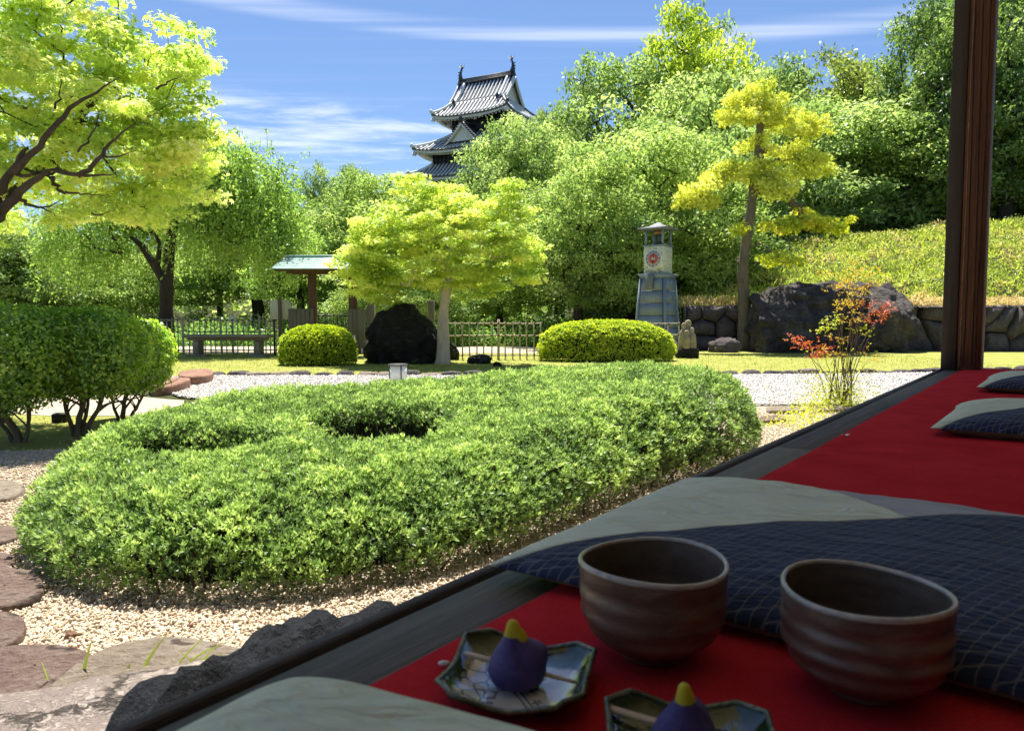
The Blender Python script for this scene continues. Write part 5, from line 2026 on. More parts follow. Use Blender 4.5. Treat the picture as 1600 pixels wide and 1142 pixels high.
def bamboo_fence(label, A, B, h, spacing, mat, seed, rails=(.12, .62, .93), thick=.014):
    f = thing('bamboo_fence', label, 'fence', (A[0], A[1], 0), 0)
    rs_ = np.random.default_rng(seed)
    d = np.array(B) - np.array(A)
    L = np.linalg.norm(d)
    d = d / L
    rz = math.atan2(d[1], d[0])

    def pole(nm, r, hh):
        m_ = MB()
        prof = [(.001, 0), (r, 0)]
        for k in range(1, 4):
            z = hh * k / 4
            prof += [(r, z - .012), (r * 1.18, z - .004), (r * 1.18, z + .004), (r, z + .012)]
        prof += [(r, hh), (.001, hh)]
        m_.lathe(prof, seg=8)
        return m_.mesh(nm, mat, True)
    thin, fat = pole('stake', thick, h), pole('post', thick * 1.9, h * 1.06)
    n_ = int(L / spacing)
    for k in range(n_ + 1):
        p_ = d * (L * k / n_)
        post = k % 7 == 0
        o = link('post' if post else 'stake', fat if post else thin, f, (p_[0] + rs_.normal() * .004, p_[1] + rs_.normal() * .004 - (.02 if k % 2 else -.02) * (0 if post else 1), -.02))
        o.rotation_euler = (rs_.normal() * .012, rs_.normal() * .012, 0)
        o.scale = (1, 1, 1 + rs_.normal() * .012)
    for u in rails:
        m_ = MB()
        pts = np.stack((np.linspace(0, L, 12), rs_.normal(size=12) * .002, h * u + rs_.normal(size=12) * .004), 1)
        m_.tube(pts, thick * .95, 8)
        m_.build('rail', mat, f, True, rz=rz)
    tm = MB()
    for k in range(n_ + 1):
        for u in rails:
            p_ = L * k / n_
            tm.lathe([(.001, -.014), (.026, -.012), (.028, 0), (.026, .012), (.001, .014)], (p_, 0, h * u), 6)
    o = tm.build('rope_tie', M['rope'], f, rz=rz)
    o['kind'] = 'stuff'
    return f


A = gp(698, 564)
B = gp(846, 564)
bamboo_fence('low bamboo lattice fence between the pale maple trunk and the long bush', (A[0], 15.0), (ap(846, 560, 15)[0], 15.0), .80, .137, M['bamboo'], 1)
A2 = ap(965, 560, 16.2)
B2 = ap(1060, 560, 16.2)
bamboo_fence('short bamboo fence stretch in front of the clock tower foot', (A2[0], 16.2), (B2[0], 16.2), .78, .22, M['bamboo'], 2)
A3 = ap(228, 560, 17.2)
B3 = ap(432, 560, 17.2)
bamboo_fence('old bamboo fence behind the bench at the left', (A3[0], 17.2), (B3[0], 17.2), .86, .125, M['bamboo'], 3)

# ================================================================== bench
M['bench_wood'] = surf('bench_wood', (.15, .12, .09), (.34, .30, .24), 6, .85, .6, 40, stretch=(.15, 1, 1), dist=.006)
bx = ap(358, 526, 16.3)
t = thing('bench', 'weathered plank bench on two block legs before the left bamboo fence', 'bench', (bx[0], 16.3, 0), R(-2))
W_ = 132 * 16.3 / F
for k, yy in enumerate((-.14, .0, .14)):
    b_ = MB()
    b_.box((0, yy, .455), (W_, .13, .07), bev=.01)
    b_.build('plank', M['bench_wood'], t)
b_ = MB()
b_.box((-.02, 0, .385), (W_ * .97, .10, .068), bev=.01)
b_.build('beam', M['bench_wood'], t)
for sx in (-.70, .66):
    b_ = MB()
    b_.box((sx, 0, .20), (.13, .30, .30), bev=.015)
    b_.build('leg', M['bench_wood'], t)
    b_ = MB()
    b_.box((sx, 0, .025), (.42 if sx < 0 else .3, .40, .05), bev=.012)
    b_.build('foot', M['bench_wood'], t)

# ================================================================== signs
M['board_beige'] = surf('board_beige', (.50, .46, .34), (.60, .56, .43), 3, .7, .1)
M['white_paint'] = surf('white_paint', (.68, .68, .64), (.80, .80, .77), 3, .6, .1)
s0 = ap(437, 484, 16.8)
t = thing('notice_board', 'blank beige notice board behind a wooden pole beside the gate', 'sign', (s0[0], 16.8, 0))
b_ = MB()
b_.box((0, .06, s0[2] - .0), (.47, .02, .44), bev=.004)
b_.build('panel', M['board_beige'], t)
b_ = MB()
b_.tube([(0, 0, -.02), (.005, 0, .7), (0, 0, s0[2] + .27)], [.045, .042, .04], 10)
b_.build('pole', M['bark_mid'], t, True)
for sx in (-.16, .19):
    b_ = MB()
    b_.box((sx, .085, s0[2] / 2 - .1), (.04, .02, s0[2] - .2))
    b_.build('leg', M['wood_post_dark'], t)
s0 = ap(362, 499, 18.4)
t = thing('small_sign', 'small white sign standing behind the left bamboo fence', 'sign', (s0[0], 18.4, 0))
b_ = MB()
b_.box((0, 0, s0[2]), (.14, .015, .16))
b_.build('panel', M['white_paint'], t)
b_ = MB()
b_.box((0, .012, s0[2] / 2), (.03, .02, s0[2]))
b_.build('stake', M['bamboo_dark'], t)

# ================================================================== roofed gate
M['copper_roof'] = surf('copper_roof', (.16, .31, .26), (.34, .51, .44), 4, .45, .2, c3=(.46, .62, .55), dist=.004, spots=((.10, .15, .15), 2.2, .62), spec=.5)
M['gate_wood'] = surf('gate_wood', (.06, .032, .02), (.14, .072, .045), 8, .8, .5, stretch=(1, 1, .15), dist=.006)
M['gate_board'] = surf('gate_board', (.085, .07, .055), (.20, .17, .135), 8, .85, .6, stretch=(1, 1, .12), dist=.006)
YG = 16.6
gx0 = ap(510, 500, YG)[0]
gz = lambda py: pz(500, py, YG)
t = thing('roofed_gate', 'small wooden gate with a green copper roof behind the ball-shaped bush', 'gate', (gx0, YG, 0))
zr0, zr1 = gz(423), gz(401)
hwl = 72 * YG / F
dep = .62
for sgn in (-1, 1):
    n_ = 6
    for k in range(n_):       # overlapping roof courses, each a sheet of its own
        u0, u1 = k / n_, (k + 1) / n_
        y0, y1 = sgn * dep * (1 - u0), sgn * dep * (1 - u1) * .999
        z0, z1 = zr0 + (zr1 - zr0) * u0, zr0 + (zr1 - zr0) * u1
        w0, w1 = hwl * (1 - .16 * u0), hwl * (1 - .16 * u1)
        b_ = MB()
        th_ = .014
        o_ = .012
        V = [(-w0, y0, z0 + o_), (w0, y0, z0 + o_), (w1, y1, z1 + .001), (-w1, y1, z1 + .001), (-w0, y0, z0 + o_ - th_ - .006), (w0, y0, z0 + o_ - th_ - .006), (w1, y1, z1 - th_), (-w1, y1, z1 - th_)]
        b_.add(V, [(0, 1, 2, 3), (7, 6, 5, 4), (0, 4, 5, 1), (1, 5, 6, 2), (2, 6, 7, 3), (3, 7, 4, 0)])
        b_.build('roof_sheet', M['copper_roof'], t)
b_ = MB()
b_.box((0, 0, zr1 + .012), (hwl * 1.70, .10, .04), bev=.01)
b_.build('ridge', M['copper_roof'], t)
b_ = MB()
b_.box((0, 0, zr0 - .035), (hwl * 1.45, .14, .10), bev=.01)
b_.build('beam', M['gate_wood'], t)
for yy in (-.42, .42):
    b_ = MB()
    b_.box((0, yy, zr0 - .015), (hwl * 1.9, .05, .05), bev=.005)
    b_.build('purlin', M['gate_wood'], t)
for k in range(7):
    b_ = MB()
    xx = -hwl * .9 + k * hwl * 1.8 / 6
    b_.add([(xx - .02, -dep, zr0 - .03), (xx + .02, -dep, zr0 - .03), (xx + .02, 0, zr1 - .07), (xx - .02, 0, zr1 - .07), (xx - .02, -dep, zr0 - .004), (xx + .02, -dep, zr0 - .004), (xx + .02, 0, zr1 - .02), (xx - .02, 0, zr1 - .02), (xx - .02, dep, zr0 - .03), (xx + .02, dep, zr0 - .03), (xx - .02, dep, zr0 - .004), (xx + .02, dep, zr0 - .004)],
           [(0, 1, 5, 4), (4, 5, 6, 7), (0, 3, 2, 1), (0, 4, 7, 3), (1, 2, 6, 5), (7, 6, 11, 10), (3, 8, 9, 2), (8, 10, 11, 9), (3, 7, 10, 8), (2, 9, 11, 6)])
    b_.build('rafter', M['gate_wood'], t)
PX = {'l': ap(489, 500, YG)[0] - gx0, 'r': ap(552, 500, YG)[0] - gx0}
for k in PX:
    b_ = MB()
    b_.box((PX[k], 0, (zr0 - .08) / 2), (.165, .165, zr0 - .08), bev=.012)
    b_.build('post', M['gate_wood'], t)
# fixed wing left and door leaf right, built of upright boards
def boards(x0, x1, zt0, zt1, y, n_, parent, nm='board'):
    for k in range(n_):
        a, c = x0 + (x1 - x0) * k / n_, x0 + (x1 - x0) * (k + 1) / n_
        z_ = zt0 + (zt1 - zt0) * (k + .5) / n_
        b_ = MB()
        b_.box(((a + c) / 2, y - .02 + .004 * (k % 2), z_ / 2 + .02), (c - a - .006, .025, z_ - .04), bev=.004)
        b_.build(nm, M['gate_board'], parent)


xa, xb = ap(453, 500, YG)[0] - gx0, ap(493, 500, YG)[0] - gx0
boards(xa, xb, gz(483), gz(482), -.11, 6, t)
xa, xb = ap(546, 500, YG)[0] - gx0, ap(574, 500, YG)[0] - gx0
boards(xa, xb, gz(483), gz(483), -.13, 4, t)
b_ = MB()
b_.box((ap(581, 500, YG)[0] - gx0, -.1, gz(472) / 2), (.17, .14, gz(472)), bev=.01)
b_.build('side_post', M['gate_board'], t)
# wooden post by itself behind the black rock
x_ = ap(674, 500, 16.4)
b_ = MB()
b_.box((0, 0, .62), (.13, .13, 1.24), bev=.012)
tag(b_.build('fence_post', M['gate_board'], loc=(x_[0], 16.4, 0)), 'dark square post between the black rock and the pale maple trunk', 'post')
# black wire gate seen through the opening
M['iron'] = surf('iron', (.01, .01, .01), (.03, .03, .03), 20, .5, .1, metal=.6)
x0_, x1_ = ap(497, 500, 17.4)[0], ap(546, 500, 17.4)[0]
t = thing('iron_gate', 'low black iron gate seen through the opening of the roofed gate', 'gate', (x0_, 17.4, 0))
w_ = x1_ - x0_
b_ = MB()
for z_ in (.1, .9):
    b_.tube([(0, 0, z_), (w_, 0, z_ + (.0))], .014, 6)
b_.build('rail', M['iron'], t, True)
for k in range(9):
    b_ = MB()
    b_.tube([(w_ * k / 8, 0, .02), (w_ * k / 8, 0, .98)], .009, 5)
    b_.build('bar', M['iron'], t, True)
b_ = MB()
for k in range(4):
    th = np.linspace(0, 2 * math.pi, 13)
    b_.tube(np.stack((w_ * (k * 2 + 1) / 8 + .08 * np.cos(th), np.zeros(13), .62 + .13 * np.sin(th)), 1), .008, 5)
b_.build('scroll', M['iron'], t, True)

# ================================================================== lanterns
M['lamp_glass'] = surf('lamp_glass', (.70, .72, .68), (.78, .80, .76), 3, .35, 0)
M['lamp_metal'] = surf('lamp_metal', (.05, .05, .05), (.12, .12, .115), 9, .4, .1, metal=.3)


def lantern(label, loc, r, z0, z1, postbox=False):
    t = thing('garden_lantern', label, 'lamp', loc, .3)
    b_ = MB()
    b_.lathe([(.001, z0), (r * .93, z0), (r * .93, z1 - .02), (.001, z1 - .02)], seg=32)
    b_.build('diffuser', M['lamp_glass'], t, True)
    b_ = MB()
    b_.lathe([(.001, z1 - .022), (r * .9, z1 - .022), (r * 1.04, z1 - .018), (r * 1.05, z1 - .002), (r * .98, z1), (.001, z1 + .004)], seg=32)
    b_.build('cap', M['lamp_metal'], t, True)
    b_ = MB()
    b_.lathe([(.001, -.01), (r * 1.02, -.01), (r * 1.02, z0), (.001, z0 + .004)], seg=32)
    b_.build('base', M['lamp_metal'], t, True)
    for k in range(4):
        a = k * math.pi / 2 + .2
        b_ = MB()
        b_.box((r * .95 * math.cos(a), r * .95 * math.sin(a), (z0 + z1) / 2 - .01), (.014, .012, z1 - z0 - .02), a)
        b_.build('bar', M['lamp_metal'], t)
    return t


p = ap(622, 590, 9.4)
lantern('low round white garden lantern with a metal cap just beyond the hedge', (p[0], 9.4, .012), .118, .03, pz(622, 570, 9.4))
p = ap(551, 540, 15.7)
lantern('small white lantern on a dark post beside the gate door', (p[0], 15.7, 0), .062, pz(551, 537, 15.7), pz(551, 522, 15.7))

# ================================================================== stone figures
M['statue'] = surf('statue', (.20, .16, .11), (.40, .34, .25), 9, .9, .6, 50, dist=.01)
p = gp(1075, 560)
t = thing('stone_statue', 'small worn stone statue of three huddled hooded figures on a dark block', 'statue', (p[0], p[1] + .1, 0), -.1)
b_ = MB()
b_.box((0, 0, .10), (.46, .34, .20), bev=.02)
b_.build('base', M['rock_black'], t)


def figure(nm, x, y, h, r, lean=0.0):
    b_ = MB()
    prof = [(.001, 0), (r * .92, 0), (r, h * .15), (r * 1.02, h * .40), (r * .92, h * .62), (r * .62, h * .72), (r * .48, h * .76), (r * .60, h * .82), (r * .62, h * .90), (r * .42, h * .97), (.001, h)]
    uu = np.linspace(0, 1, 34)
    pr = [(float(np.interp(u, np.linspace(0, 1, len(prof)), [a[0] for a in prof])), float(np.interp(u, np.linspace(0, 1, len(prof)), [a[1] for a in prof]))) for u in uu]
    b_.lathe(pr, seg=24, ell=.85)
    V = b_.v[0]
    th = np.arctan2(V[:, 1], V[:, 0])
    # praying arms and robe folds in front
    fr_ = np.exp(-((np.angle(np.exp(1j * (th + math.pi / 2)))) / .5) ** 2)
    V[:, 1] -= r * .28 * fr_ * np.exp(-((V[:, 2] / h - .52) / .10) ** 2)
    V[:, :2] *= (1 + .035 * np.sin(th * 9) * (V[:, 2] < h * .6))[:, None]
    V[:, 0] += x + lean * V[:, 2]
    V[:, 1] += y
    V[:, 2] += .2
    return b_.build(nm, M['statue'], t, True)


figure('tall_figure', .02, .05, .62, .115)
figure('left_figure', -.10, .0, .56, .085, .05)
figure('front_figure', -.03, -.08, .40, .085)
figure('right_figure', .11, -.03, .46, .085, -.05)
p = gp(1063, 557)
rock('rock', 'pale bluish stone between the long bush and the stone statue', 'rock', M['stone_tan'], (p[0] - .1, p[1] + .4, .16), (.14, .14, .22), 18, sub=3)

# ================================================================== clock tower
M['tower_blue'] = surf('tower_blue', (.15, .19, .24), (.23, .28, .34), 3, .5, .1, stretch=(1, 1, .4))
M['tower_dark'] = surf('tower_dark', (.08, .10, .115), (.14, .17, .19), 4, .6, .15)
M['gold_leaf'] = surf('gold_leaf', (.50, .50, .36), (.72, .72, .58), 22, .55, .3, spots=((.30, .32, .10), 16, .58), metal=.0)
M['slate'] = surf('slate', (.10, .11, .12), (.20, .21, .22), 12, .7, .4)
M['clock_grey'] = surf('clock_grey', (.34, .36, .40), (.42, .44, .48), 6, .5, .05)
M['clock_red'] = surf('clock_red', (.42, .07, .06), (.50, .10, .08), 6, .5, .05)
M['black_paint'] = surf('black_paint', (.01, .01, .012), (.02, .02, .022), 6, .5, 0)
M['brass'] = surf('brass', (.30, .16, .06), (.45, .26, .10), 8, .4, .1, metal=.5)
YT = 18.3
tx = ap(1027, 500, YT)[0]
t = thing('clock_tower', 'grey-blue tapered clock tower with a gilt clock box and small roof', 'clock tower', (tx, YT, 0), R(-36))
zt = lambda py: pz(1020, py, YT)
z_c, z_b0, z_b1, z_r0, z_r1 = zt(436), zt(428), zt(386), zt(358), zt(349)
hb0, hb1 = .425, .31
b_ = MB()
b_.box((0, 0, z_c / 2), (hb0 * 2, hb0 * 2, z_c), taper=(hb1 / hb0, hb1 / hb0))
b_.build('core', M['tower_dark'], t)
npan = 6
for k in range(npan):
    for side in range(4):
        u0, u1 = k / npan, (k + 1) / npan
        a0, a1 = hb0 + (hb1 - hb0) * u0, hb0 + (hb1 - hb0) * u1
        z0, z1 = z_c * u0 + .012, z_c * u1 - .004
        if side == 3 or side == 2:
            if k != 0:
                continue
            z0, z1, a1 = .012, z_c - .004, hb1
        e = .055
        b_ = MB()
        V = []
        for off in (.002, .02):
            V += [(-a0 + e, -a0 - off, z0), (a0 - e, -a0 - off, z0), (a1 - e, -a1 - off, z1), (-a1 + e, -a1 - off, z1)]
        V = np.array(V)
        c_, s_ = math.cos(side * math.pi / 2), math.sin(side * math.pi / 2)
        V = np.stack((V[:, 0] * c_ - V[:, 1] * s_, V[:, 0] * s_ + V[:, 1] * c_, V[:, 2]), 1)
        b_.add(V, [(4, 5, 6, 7), (0, 4, 7, 3), (1, 2, 6, 5), (0, 1, 5, 4), (3, 7, 6, 2)])
        b_.build('panel', M['tower_blue'], t)
for sx, sy in ((-1, -1), (1, -1), (1, 1), (-1, 1)):
    b_ = MB()
    b_.tube([(sx * hb0, sy * hb0, 0), (sx * hb1, sy * hb1, z_c)], [.045, .04], 4)
    b_.build('corner_strip', M['tower_blue'], t)
b_ = MB()
b_.box((0, 0, z_c + .055), (hb1 * 2.0, hb1 * 2.0, .12), taper=(1.20, 1.20))
b_.build('cornice', M['tower_blue'], t)
b_ = MB()
b_.box((-.03, -hb1 - .09, z_c - .08), (.19, .10, .36), rx=-.08, bev=.01)
b_.build('loudspeaker_box', M['slate'], t)
bw = .262
zb0 = z_c + .117
b_ = MB()
b_.box((0, 0, (zb0 + z_b1) / 2), (bw * 2, bw * 2, z_b1 - zb0), bev=.01)
box = b_.build('clock_box', M['gold_leaf'], t)
zc = (zb0 + z_b1) / 2 + .03
b_ = MB()


def ring(b_, r0, r1, y, z, seg=40, mi=0, th=.012):
    th_ = np.linspace(0, 2 * math.pi, seg, endpoint=False)
    V = []
    for (r, yy) in ((r0, y), (r0, y - th), (r1, y - th), (r1, y)):
        V += [(r * math.cos(a), yy, z + r * math.sin(a)) for a in th_]
    Q = [(i * seg + j, i * seg + (j + 1) % seg, ((i + 1) % 4) * seg + (j + 1) % seg, ((i + 1) % 4) * seg + j) for i in range(4) for j in range(seg)]
    b_.add(V, Q, mi=mi)


f = MB()
ring(f, .001, .215, -bw - .001, zc, th=.014)
dial = f.build('dial', M['clock_grey'], t)
f = MB()
ring(f, .205, .222, -bw - .001, zc, th=.024)
f.build('dial_rim', M['white_paint'], dial)
f = MB()
ring(f, .045, .125, -bw - .0155, zc, th=.004)
f.build('red_ring', M['clock_red'], dial)
f = MB()
ring(f, .001, .043, -bw - .0155, zc, th=.006)
f.build('hub_disc', M['white_paint'], dial)
f = MB()
for k in range(12):
    a = k * math.pi / 6
    r = .165
    for q, dx in enumerate((-.009, .009) if k % 3 else (-.014, 0, .014)):
        ca, sa = math.cos(a), math.sin(a)
        V = []
        for (u, v) in ((dx - .003, r - .024), (dx + .003, r - .024), (dx + .003, r + .024), (dx - .003, r + .024)):
            V.append((u * ca + v * sa, -bw - .019, zc - u * sa + v * ca))
        f.add(V, [(0, 1, 2, 3)])
f.build('numerals', M['black_paint'], dial)
for nm, L_, a in (('hour_hand', .10, R(8)), ('minute_hand', .155, R(182))):
    f = MB()
    ca, sa = math.cos(a), math.sin(a)
    V = [(u * ca + v * sa, -bw - yy, zc - u * sa + v * ca) for yy in (.024, .030) for (u, v) in ((-.008, -.03), (.008, -.03), (.010, L_ * .6), (0, L_), (-.010, L_ * .6))]
    f.add(V, [(0, 1, 2, 3, 4), (9, 8, 7, 6, 5)] + [(i, (i + 1) % 5, 5 + (i + 1) % 5, 5 + i) for i in range(5)])
    f.build(nm, M['black_paint'], dial)
f = MB()
rs = np.random.default_rng(91)
for k in range(26):        # small dark ornament scrolls under the dial
    th = np.linspace(0, rs.uniform(3, 5), 7)
    cx_, cz_ = rs.uniform(-.22, .22), zb0 + rs.uniform(.02, .075)
    if k > 16:
        cx_, cz_ = rs.choice((-1, 1)) * rs.uniform(.19, .24), rs.uniform(zb0 + .1, z_b1 - .04)
    r = rs.uniform(.008, .02)
    f.tube(np.stack((cx_ + r * np.cos(th), np.full(7, -bw - .002), cz_ + r * np.sin(th)), 1), .003, 4, cap=False)
f.build('ornament', M['black_paint'], box)
f = MB()
f.box((0, 0, z_b1 + .018), (bw * 2.16, bw * 2.16, .032), bev=.008)
f.build('platform', M['tower_blue'], t)
for sx, sy in ((-1, -1), (1, -1), (1, 1), (-1, 1)):
    f = MB()
    f.box((sx * (bw - .04), sy * (bw - .04), (z_b1 + .034 + z_r0) / 2), (.05, .05, z_r0 - z_b1 - .034))
    f.build('column', M['tower_blue'], t)
f = MB()
f.lathe([(.001, z_r0 - .02), (.09, z_r0 - .02), (.13, z_r0 - .10), (.12, z_r0 - .13), (.001, z_r0 - .13)], seg=24)
f.build('bell', M['brass'], t, True)
f = MB()
for a in range(5):
    th = a * 1.256
    f.tube([(.06 * math.cos(th), .06 * math.sin(th), z_b1 + .034), (.06 * math.cos(th), .06 * math.sin(th), z_r0 - .13)], .014, 5)
f.build('striker_frame', M['tower_dark'], t)
f = MB()
rw = .385
V = [(-rw, -rw, z_r0), (rw, -rw, z_r0), (rw, rw, z_r0), (-rw, rw, z_r0), (-rw * .45, -rw * .45, z_r0 + (z_r1 - z_r0) * .42), (rw * .45, -rw * .45, z_r0 + (z_r1 - z_r0) * .42), (rw * .45, rw * .45, z_r0 + (z_r1 - z_r0) * .42), (-rw * .45, rw * .45, z_r0 + (z_r1 - z_r0) * .42), (0, 0, z_r1 + .03), (-rw, -rw, z_r0 - .03), (rw, -rw, z_r0 - .03), (rw, rw, z_r0 - .03), (-rw, rw, z_r0 - .03)]
f.add(V, [(0, 1, 5, 4), (1, 2, 6, 5), (2, 3, 7, 6), (3, 0, 4, 7), (4, 5, 8), (5, 6, 8), (6, 7, 8), (7, 4, 8), (9, 10, 1, 0), (10, 11, 2, 1), (11, 12, 3, 2), (12, 9, 0, 3), (12, 11, 10, 9)])
f.build('roof', M['slate'], t)
# ================================================================== castle turret
M['tile'] = surf('tile', (.05, .053, .06), (.11, .115, .125), 3, .45, .2, spec=.5)
M['tile_pale'] = surf('tile_pale', (.62, .62, .62), (.80, .80, .79), 3, .6, .2)
M['plaster_white'] = surf('plaster_white', (.68, .67, .64), (.80, .79, .76), 1.5, .85, .1)
M['castle_board'] = surf('castle_board', (.012, .013, .017), (.035, .037, .045), 3, .6, .3, stretch=(1, 1, .2))
M['tile_dark'] = surf('tile_dark', (.03, .033, .04), (.075, .08, .09), 3, .5, .2)
YC = 71.0
CB = R(28)
cxp = ap(760, 200, YC)[0]
cas = thing('castle_turret', 'white and black Japanese castle turret with stacked curved tile roofs beyond the trees', 'castle', (cxp, YC, 0), -CB)


def cz(py, Y=YC):
    return pz(760, py, Y)


def skirt(a, b_, a2, b2, z0, z1, up, name='roof', n_=22, thick=.28, rib=.40):
    """hipped roof ring: curved slope with lifted corners, white eave board, rafter ends and tile ribs"""
    def eave_z(u):
        return up * abs(u) ** 3.2

    def side(s, u, v, dz=0.0, inset=0.0):
        # s side 0 front(-y) 1 right(+x) 2 back 3 left ; u along -1..1 ; v 0 eave .. 1 top
        A, B = (a, b_) if s % 2 == 0 else (b_, a)
        A2, B2 = (a2, b2) if s % 2 == 0 else (b2, a2)
        A, B = A - inset, B - inset
        x = u * (A + (A2 - A) * v)
        y = -(B + (B2 - B) * v)
        z = z0 + (z1 - z0) * (v * .72 + v * v * .28) + eave_z(u) * (1 - v) ** 1.6 + dz
        an = s * math.pi / 2
        return (x * math.cos(an) - y * math.sin(an), x * math.sin(an) + y * math.cos(an), z)
    us, vs = np.linspace(-1, 1, n_), np.linspace(0, 1, 7)
    m_ = MB()
    for s in range(4):
        m_.grid(lambda u, v: side(s, u, v), us, vs)
        m_.grid(lambda u, v: side(s, u, 0, -.10 * v), us, [0, 1])
    r_ = m_.build(name, M['tile'], cas, True)
    m_ = MB()
    for s in range(4):
        A, A2 = (a, a2) if s % 2 == 0 else (b_, b2)
        k = int(2 * A / rib)
        for i in range(k + 1):
            x = -A + 2 * A * i / k
            # rib runs straight up the slope until the hip
            vmax = 1.0 if abs(x) <= A2 else max(.03, (A - abs(x)) / (A - A2))
            vv = np.linspace(0, min(vmax, 1), 7)
            pts = []
            for v in vv:
                Av = A + (A2 - A) * v
                pts.append(side(s, max(-1, min(1, x / Av)), v, .045))
            m_.tube(pts, .085, 5)
    o = m_.build('tile_ribs', M['tile_pale'], r_, True)
    o['kind'] = 'stuff'
    m_ = MB()
    for s in range(4):
        m_.grid(lambda u, v: side(s, u, 0, -.10 - .22 * v, .12), us, [0, 1])
        m_.grid(lambda u, v: side(s, u, v * .55, -.33, .12), us, np.linspace(0, 1, 3))
    m_.build('eave_board', M['plaster_white'], r_, True)
    m_ = MB()
    for s in range(4):
        A, B = (a, b_) if s % 2 == 0 else (b_, a)
        k = int(2 * A / .42)
        for i in range(k + 1):
            u = -1 + 2 * (i + .5) / (k + 1)
            p_ = side(s, u * .96, .06, -.42, .2)
            q_ = side(s, u * .96, .35, -.42, .2)
            m_.tube([p_, (q_[0], q_[1], p_[2] + .05)], .085, 4)
    o = m_.build('rafter_ends', M['plaster_white'], r_)
    o['kind'] = 'stuff'
    for s in range(4):       # hip ridges
        pts = [side(s, 1, v, .12) for v in np.linspace(0, 1, 9)]
        m_ = MB()
        m_.tube(pts, [.13] + [.15] * 8, 7)
        p0 = pts[0]
        m_.lathe([(.001, -.05), (.16, 0), (.17, .12), (.08, .3), (.001, .34)], p0, 8)
        m_.build('hip_ridge', M['tile_pale' if s in (2, 3) else 'tile'], r_, True)
        # corner bracket block below the eave
        q_ = side(s, .985, .02, -.50, .1)
        m_ = MB()
        m_.box(q_, (.34, .34, .30), math.pi / 4)
        m_.build('corner_block', M['plaster_white'], r_)
    return r_, side


def walls(a, b_, z0, z1):
    m_ = MB()
    m_.box((0, 0, (z0 + z1) / 2), (2 * a, 2 * b_, z1 - z0))
    w = m_.build('wall', M['castle_board'], cas)
    # upright cover battens and lattice windows
    m_ = MB()
    for s in range(4):
        A, B = (a, b_) if s % 2 == 0 else (b_, a)
        an = s * math.pi / 2
        for i in range(int(2 * A / .45) + 1):
            x = -A + .45 * i
            c_ = (x * math.cos(an) + (B + .02) * math.sin(an), x * math.sin(an) - (B + .02) * math.cos(an), (z0 + z1) / 2)
            m_.box(c_, (.07, .05, z1 - z0 - .02), an)
    o = m_.build('battens', M['castle_board'], w)
    for s in (0, 1, 3):
        A, B = (a, b_) if s % 2 == 0 else (b_, a)
        an = s * math.pi / 2
        for x in (-A * .45, A * .45):
            f = MB()
            h_ = min(.9, (z1 - z0) * .45)
            zc_ = z1 - .55 - h_ / 2

            def at_(u, d_):
                return ((x + u) * math.cos(an) + (B + d_) * math.sin(an), (x + u) * math.sin(an) - (B + d_) * math.cos(an), zc_)
            for k in range(5):
                f.box(at_(-.4 + .2 * k, .06), (.06, .06, h_), an)
            f.box((at_(0, .06)[0], at_(0, .06)[1], zc_ + h_ / 2), (.95, .08, .07), an)
            f.box((at_(0, .06)[0], at_(0, .06)[1], zc_ - h_ / 2), (.95, .08, .07), an)
            f.build('window_lattice', M['tile'], w)
    return w


e1, e2, e3 = cz(165) - 1.5, cz(222, 71) - 1.35, cz(264, 71) - 1.3
walls(6.0, 5.2, 0, e3 - 3.2)
walls(4.6, 3.9, e3 - 3.3, e3 + .1)
skirt(5.6, 4.9, 3.9, 3.2, e3, e3 + 1.45, .40)
walls(3.9, 3.2, e3 + 1.3, e2 + .12)
skirt(5.35, 4.6, 2.45, 2.1, e2, e2 + 1.75, .42)
walls(2.45, 2.1, e2 + 1.6, e1 + .12)
zr = cz(124) - .15
# top roof: hip skirt below, gabled upper part
a_t, b_t, a_g, b_g = 4.05, 3.3, 2.75, 1.75
zm = e1 + (zr - e1) * .40
rf, sd_ = skirt(a_t, b_t, a_g, b_g, e1, zm, .42)


def upper(x, y, dz=0.0):
    v = 1 - abs(y) / b_g
    z = zm + (zr - zm) * (v * .80 + v * v * .20)
    return (x, y, z + .05 * (x / a_g) ** 2 + dz)


